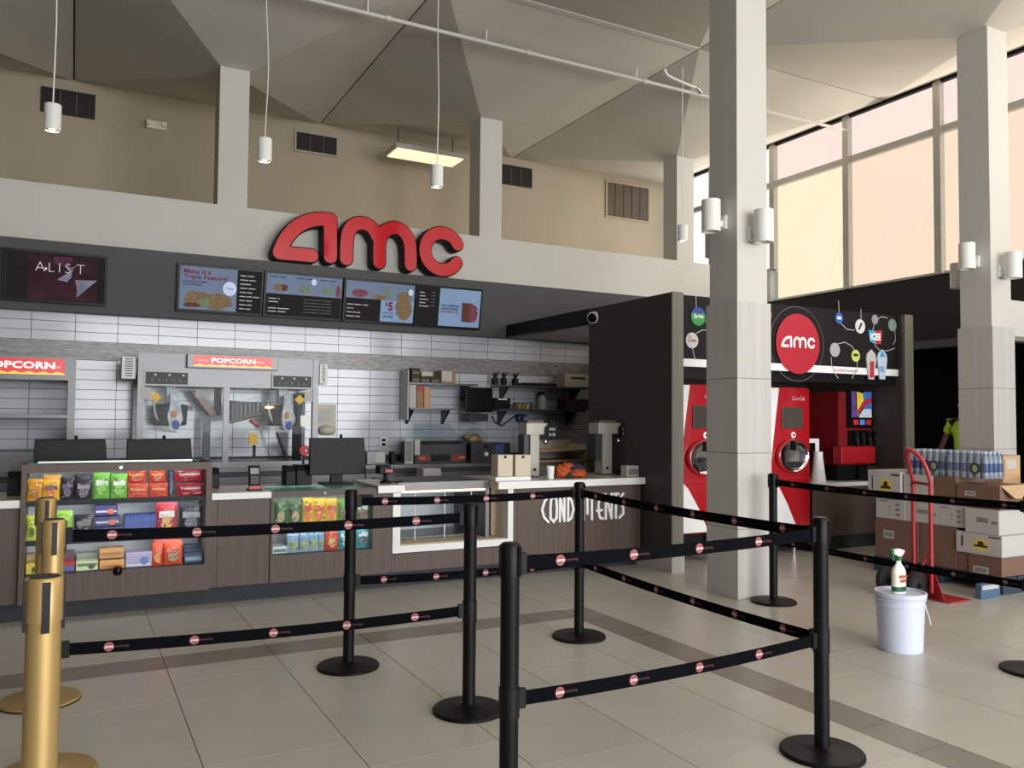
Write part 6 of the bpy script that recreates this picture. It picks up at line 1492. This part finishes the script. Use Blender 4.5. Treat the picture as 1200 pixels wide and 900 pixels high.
MB().tube([(bc.x + hx * 0.150, bc.y + hy * 0.150, BH - 0.055), (bc.x + hx * 0.168, bc.y + hy * 0.168, BH - 0.09), (bc.x + hx * 0.178 - 0.01, bc.y + hy * 0.178 - 0.03, BH - 0.17), (bc.x + hx * 0.15, bc.y + hy * 0.15 - 0.06, BH - 0.205)], 0.0035, 6).build('wire_handle', MATS['white_plastic'], t, smooth=60)
f = Frame((bc.x + 0.142 * math.sin(math.radians(12)), bc.y - 0.142 * math.cos(math.radians(12)), 0.09), (math.cos(math.radians(12)), math.sin(math.radians(12)), 0))
# moulded faint warning print curved round the wall
m = MB()
for k in range(7):
    z = 0.085 + 0.022 * k
    for j in range(3):
        a0 = math.radians(-48 + 12 * j); a1 = a0 + math.radians(9); rr_ = 0.1275 + 0.0140 * z / (BH - 0.085) + 0.0035
        m.quad(*[(bc.x + rr_ * math.cos(a), bc.y + rr_ * math.sin(a), zz) for a, zz in ((a0, z), (a1, z), (a1, z + 0.007), (a0, z + 0.007))])
m.build('faint_print', mat('faint_grey', (200, 204, 222), 0.4), t, fix=False)['kind'] = 'stuff'
sx, sy, sz = bc.x - 0.012, bc.y + 0.0, BH - 0.009
q = at(1055, 690, Y=bc.y)
t = thing('cleaning_spray', 'white trigger spray bottle with green nozzle standing on the bucket lid', 'spray bottle', (sx, sy, sz))
def ell(prof, c, n=20, k=0.62):
    m = MB(); vs = []; fs = []
    for r, z in prof:
        for i in range(n): vs.append((c[0] + r * math.cos(2 * math.pi * i / n), c[1] + r * k * math.sin(2 * math.pi * i / n), c[2] + z))
    for j in range(len(prof) - 1):
        for i in range(n): fs.append((j * n + i, j * n + (i + 1) % n, (j + 1) * n + (i + 1) % n, (j + 1) * n + i))
    fs.append(tuple(range(n))[::-1]); fs.append(tuple((len(prof) - 1) * n + i for i in range(n))); return m.add(vs, fs)
WP = mat('bottle_white', (236, 236, 230), 0.3); GRN = mat('spray_green', (30, 110, 62), 0.35)
ell([(0.043, 0), (0.046, 0.006), (0.046, 0.115), (0.036, 0.135), (0.018, 0.155), (0.015, 0.175)], (sx, sy, sz)).build('bottle_body', WP, t, smooth=45)
MB().lathe([(0.018, 0), (0.018, 0.022)], (sx, sy, sz + 0.172), 14).build('collar', GRN, t, smooth=40)
MB().prism_xz([(sx - 0.05, sz + 0.232), (sx - 0.048, sz + 0.212), (sx - 0.01, sz + 0.194), (sx + 0.014, sz + 0.194), (sx + 0.035, sz + 0.215), (sx + 0.036, sz + 0.225), (sx + 0.0, sz + 0.236)], sy - 0.014, sy + 0.014).build('trigger_head', WP, t, bevel=0.004)
MB().box(sx - 0.066, sx - 0.046, sy - 0.012, sy + 0.012, sz + 0.208, sz + 0.234).build('nozzle', GRN, t, bevel=0.003)
MB().tube([(sx - 0.038, sy, sz + 0.21), (sx - 0.046, sy, sz + 0.19), (sx - 0.04, sy, sz + 0.175)], 0.006, 8).build('trigger', GRN, t, smooth=60)
m = ell([(0.0466, 0.012), (0.0466, 0.105)], (sx, sy, sz)); m.build('label_sleeve', mat('label_cream', (228, 226, 205), 0.4), t, smooth=45)
m = ell([(0.0470, 0.010), (0.0470, 0.036)], (sx, sy, sz)); m.build('label_green_band', mat('label_green', (34, 84, 58), 0.4), t, smooth=45)
f = Frame((sx, sy - 0.0466 * 0.62 - 0.0015, sz))
f.text(MB(), 'SPRAY', 0, 0.082, 0.016, 0, width=0.06, align='c', bold=0.04).build('label_letters', MATS['print_red'], t, fix=False)
f.text(MB(), 'NINE', 0, 0.060, 0.016, 0, width=0.048, align='c', bold=0.04).build('label_letters', MATS['print_red'], t, fix=False)

t.scale = (1.18, 1.18, 1.18)
# ================================================================== QUEUE BARRIERS
mat('post_black', (13, 13, 15), 0.45, var=0.08, scale=(10, 10, 2), spec=0.2); mat('belt_black', (10, 11, 15), 0.85, var=0.1, scale=(60, 60, 60), spec=0.05)
mat('belt_red', (142, 72, 76), 0.6, var=0.05); mat('belt_print', (92, 44, 50), 0.6)
PH = 1.016
def stanchion(x, y, label, gold=False, rz=0.0):
    t = thing('queue_barrier_post', label, 'barrier post', (x, y, 0), 'gold barrier posts' if gold else 'black barrier posts')
    M = MATS['gold'] if gold else MATS['post_black']; r = 0.041 if gold else 0.032; br = 0.185 if gold else 0.177
    MB().lathe([(br, 0.0), (br, 0.012), (br - 0.006, 0.018), (br * 0.55, 0.024), (r + 0.012, 0.03), (r + 0.002, 0.036)], (x, y, 0), 40).build('base', M, t, smooth=35)
    b = MB().lathe([(br + 0.001, 0.001), (br + 0.001, 0.008)], (x, y, 0), 40, closed=True).build('base_rim', MATS['black_satin'], t, smooth=35) if gold else None
    MB().lathe([(r, 0.03), (r, PH - 0.012)], (x, y, 0), 28).build('post', M, t, smooth=35)
    hd = MB().lathe([(r + 0.0035, 0.0), (r + 0.0035, 0.105), (r - 0.002, 0.113)], (x, y, PH - 0.113), 28).build('head', M if gold else MATS['black_satin'], t, smooth=35)
    MB().lathe([(r - 0.004, 0), (r - 0.006, 0.005)], (x, y, PH - 0.003), 24).build('cap', MATS['black_gloss'], t, smooth=35)
    for k in range(4):
        a = rz + math.pi / 2 * k + math.pi / 4 * (0 if not gold else 1) * 0
        dx, dy = math.cos(a), math.sin(a); R_ = r + 0.0035
        ln = 0.13 if gold else 0.10
        s = MB(); u = Vector((-dy, dx, 0)); c = Vector((x + dx * R_, y + dy * R_, 0)); n_ = Vector((dx, dy, 0)); hw = 0.0095
        q = lambda d: [c + u * -hw + n_ * d + Vector((0, 0, PH - 0.008 - ln)), c + u * hw + n_ * d + Vector((0, 0, PH - 0.008 - ln)), c + u * hw + n_ * d + Vector((0, 0, PH - 0.008)), c - u * hw + n_ * d + Vector((0, 0, PH - 0.008))]
        s.hexa(q(-0.004), q(0.004)); s.build('slot', MATS['black_gloss'], t)
    if not gold:
        MB().lathe([(r + 0.0035, 0), (r + 0.0035, 0.10)], (x, y, 0.435), 28).build('lower_cassette', MATS['black_satin'], t, smooth=35)
    else:
        MB().lathe([(r + 0.0012, 0), (r + 0.0012, 0.004)], (x, y, 0.44), 28).build('seam_ring', MATS['gold'], t, smooth=35)
    t['r'] = r
    return t
POS = dict(A=(1.442, 4.702), B=(1.76, 3.745), Cc=(2.99, 4.666), D=(1.325, 2.50), E=(2.905, 2.585), F=(4.945, 4.872), G=(4.945, 2.86), g1=(-0.105, 4.83), g2=(-0.055, 3.84), g3=(-0.052, 2.50))
LB = dict(A='black barrier post behind the low candy case view, left of the double post row', B='black barrier post where the belts from the gold posts end', Cc='black barrier post standing in front of the deco letters', D='black barrier post nearest the viewer, base cut off by the bottom edge', E='black barrier post at the near right corner of the queue lane', F='black barrier post right beside the stone column base', G='black barrier post at the right edge with only its base in view',
          g1='gold barrier post farthest from the viewer', g2='gold barrier post in the middle, holding the belts', g3='thick-looking gold barrier post nearest the viewer')
LB['A'] = 'black barrier post in front of the low candy case'
PO = {}
for k, (x, y) in POS.items(): PO[k] = stanchion(x, y, LB[k], k.startswith('g'), -math.pi / 2 + 0.12 if k.startswith('g') else 0.5)
def belt(a, b, zc, sag=0.012, tint=None):
    pa = Vector((*POS[a], zc)); pb = Vector((*POS[b], zc)); d = (pb - pa).normalized()
    ra = (0.041 if a[0] == 'g' else 0.032) + 0.003; rb = (0.041 if b[0] == 'g' else 0.032) + 0.003
    P0 = pa + d * ra; P1 = pb - d * rb; L = (P1 - P0).length; par = PO[a]; h = 0.0245; n = 14
    side = Vector((-d.y, d.x, 0)); m = MB(); vs = []; fs = []
    def ctr(s): return P0 + d * (L * s) - Vector((0, 0, sag * 4 * s * (1 - s)))
    for k in range(n + 1):
        c = ctr(k / n)
        vs += [c + side * 0.0012 - Vector((0, 0, h)), c + side * 0.0012 + Vector((0, 0, h)), c - side * 0.0012 + Vector((0, 0, h)), c - side * 0.0012 - Vector((0, 0, h))]
    for k in range(n):
        for j in range(4): fs.append((4 * k + j, 4 * k + (j + 1) % 4, 4 * k + 4 + (j + 1) % 4, 4 * k + 4 + j))
    o = m.add(vs, fs).build('belt', MATS['belt_black'], par)
    for s, dd, par_ in ((P0, d, o), (P1, -d, o)):
        c = s + dd * 0.012; e = MB(); u = dd * 0.014; w_ = side * 0.009
        q = lambda z: [c - u - w_ + Vector((0, 0, z)), c + u - w_ + Vector((0, 0, z)), c + u + w_ + Vector((0, 0, z)), c - u + w_ + Vector((0, 0, z))]
        e.hexa(q(-0.033), q(0.033)); e.build('belt_clip', MATS['black_satin'], o)
    mid = (P0 + P1) / 2; u = d.copy(); nrm = u.cross(Vector((0, 0, 1)))
    flip = (EYE - mid).dot(nrm) < 0
    if flip: u = -d
    s0 = 0.17
    while s0 < L - 0.12:
        s = s0 / L if not flip else 1 - s0 / L
        c = ctr(s); f = Frame(c, u, (0, 0, 1))
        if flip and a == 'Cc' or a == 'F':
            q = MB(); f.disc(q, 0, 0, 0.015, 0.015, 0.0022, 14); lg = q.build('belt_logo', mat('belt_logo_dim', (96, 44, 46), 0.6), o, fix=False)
        else:
            q = MB(); f.disc(q, 0, 0, 0.0195, 0.0195, 0.0022, 20); lg = q.build('belt_logo', MATS['belt_red'], o, fix=False)
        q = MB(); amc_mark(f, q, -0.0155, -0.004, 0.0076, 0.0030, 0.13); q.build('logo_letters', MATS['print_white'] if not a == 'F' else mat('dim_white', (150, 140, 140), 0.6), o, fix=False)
        q = MB(); f.text(q, 'amazing.', 0.022, -0.005, 0.011, 0.0022, width=0.055); q.build('belt_letters', MATS['belt_print'], o, fix=False)
        s0 += 0.33
ZU, ZL = 0.947, 0.49
for a, b in (('g2', 'B'), ('A', 'Cc'), ('Cc', 'E'), ('D', 'E'), ('F', 'G')):
    belt(a, b, ZU); belt(a, b, ZL, 0.016)
# short stub cassettes on the far gold post
for z in (ZU,): pass

# ================================================================== PERSON BEHIND THE RIGHT COLUMN
from mathutils import noise
def skin_mesh(name, verts, edges, radii, m, parent, root=0, sub=2):
    me = bpy.data.meshes.new(name); off = world_loc(parent)
    me.from_pydata([tuple(Vector(v) - off) for v in verts], edges, [])
    o = bpy.data.objects.new(name, me); COL.objects.link(o); o.parent = parent
    o.modifiers.new('skin', 'SKIN')
    for i, r in enumerate(radii):
        sv = me.skin_vertices[0].data[i]; sv.radius = (r, r) if not isinstance(r, tuple) else r; sv.use_root = (i == root)
    s = o.modifiers.new('sub', 'SUBSURF'); s.levels = sub; s.render_levels = sub
    me.materials.append(m)
    return o
PXX, PYY = 10.80, 7.10
t = thing('person', 'person in a yellow-green t-shirt half hidden behind the right column', 'person', (PXX, PYY, 0))
SK = mat('skin_tone', (92, 64, 50), 0.55, var=0.05); TS = mat('tshirt_lime', (168, 196, 44), 0.8, var=0.06, emit=0.0); JN = mat('trousers_dark', (34, 34, 42), 0.8); HR = mat('hair_black', (20, 17, 16), 0.7)
def P(l, f_, z): # l = sideways towards +Y, f_ = forward (-X)
    return (PXX - f_, PYY + l, z)
V = [P(0, 0, 0.96), P(0, 0, 1.14), P(0, 0.01, 1.30), P(0, 0, 1.44), P(0, 0.0, 1.51), P(0, 0.02, 1.57), P(0, 0.025, 1.65), P(0, 0.02, 1.75),
     P(0.19, 0, 1.42), P(0.30, 0.02, 1.19), P(0.27, 0.20, 1.02), P(-0.19, 0, 1.42), P(-0.25, 0.0, 1.14), P(-0.24, 0.10, 0.90),
     P(0.10, 0, 0.90), P(0.11, 0.02, 0.50), P(0.11, -0.01, 0.09), P(0.115, 0.13, 0.045), P(-0.10, 0, 0.90), P(-0.11, 0.02, 0.50), P(-0.11, -0.01, 0.09), P(-0.115, 0.13, 0.045)]
E_ = [(0, 1), (1, 2), (2, 3), (3, 4), (4, 5), (5, 6), (6, 7), (3, 8), (8, 9), (9, 10), (3, 11), (11, 12), (12, 13), (0, 14), (14, 15), (15, 16), (16, 17), (0, 18), (18, 19), (19, 20), (20, 21)]
Rr = [0.15, 0.14, 0.15, 0.13, 0.058, 0.062, 0.088, 0.07, 0.06, 0.043, 0.03, 0.06, 0.043, 0.03, 0.088, 0.06, 0.042, 0.035, 0.088, 0.06, 0.042, 0.035]
body = skin_mesh('body', V, E_, Rr, SK, t)
sh = [P(0, 0, 0.93), P(0, 0, 1.14), P(0, 0.01, 1.30), P(0, 0, 1.43), P(0.20, 0, 1.42), P(0.275, 0.015, 1.26), P(-0.20, 0, 1.42), P(-0.24, 0, 1.24)]
skin_mesh('t_shirt', sh, [(0, 1), (1, 2), (2, 3), (3, 4), (4, 5), (3, 6), (6, 7)], [0.165, 0.158, 0.165, 0.12, 0.075, 0.078, 0.075, 0.078], TS, t)
skin_mesh('trousers', [P(0, 0, 0.98), P(0.10, 0, 0.88), P(0.11, 0.02, 0.50), P(0.11, -0.01, 0.10), P(-0.10, 0, 0.88), P(-0.11, 0.02, 0.50), P(-0.11, -0.01, 0.10)], [(0, 1), (1, 2), (2, 3), (0, 4), (4, 5), (5, 6)], [0.16, 0.10, 0.075, 0.06, 0.10, 0.075, 0.06], JN, t)
MB().sphere(P(0, 0.0, 1.715), 0.098, 0.09, 0.085, 16, 10).build('hair', HR, t, smooth=70)
for s in (-1, 1):
    MB().sphere(P(0.035 * s, 0.112, 1.66), 0.008, 0.012, 0.008, 8, 6).build('eye', MATS['print_white'], t, smooth=70)
    MB().sphere(P(0.088 * s, 0.015, 1.64), 0.02, 0.012, 0.03, 8, 6).build('ear', SK, t, smooth=70)
    MB().sphere(P(0.115 * s, 0.09, 0.04), 0.13, 0.05, 0.04, 12, 8).build('shoe', MATS['black_satin'], t, smooth=70)
MB().sphere(P(0, 0.12, 1.63), 0.018, 0.014, 0.022, 8, 6).build('nose', SK, t, smooth=70)
MB().sphere(P(0, 0.108, 1.592), 0.008, 0.025, 0.006, 8, 6).build('mouth', mat('lip', (110, 60, 56), 0.5), t, smooth=70)
for hx_, hand in ((P(0.27, 0.20, 1.02), 1), (P(-0.24, 0.10, 0.90), -1)):
    hv = [hx_, (hx_[0] - 0.03, hx_[1] - 0.01 * hand, hx_[2] - 0.05)]
    he = [(0, 1)]; hr = [0.026, 0.032]
    for k in range(4):
        o_ = (k - 1.5) * 0.017; b_ = len(hv)
        hv += [(hv[1][0] - 0.01, hv[1][1] + o_, hv[1][2] - 0.04), (hv[1][0] - 0.035, hv[1][1] + o_, hv[1][2] - 0.075 - 0.005 * (k in (1, 2))), (hv[1][0] - 0.045, hv[1][1] + o_, hv[1][2] - 0.10)]
        he += [(1, b_), (b_, b_ + 1), (b_ + 1, b_ + 2)]; hr += [0.0095, 0.0085, 0.007]
    b_ = len(hv); hv += [(hv[1][0] - 0.035, hv[1][1] - 0.035 * hand, hv[1][2] - 0.01), (hv[1][0] - 0.055, hv[1][1] - 0.04 * hand, hv[1][2] - 0.04)]
    he += [(1, b_), (b_, b_ + 1)]; hr += [0.011, 0.009]
    skin_mesh('hand', hv, he, hr, SK, t, root=1, sub=1)
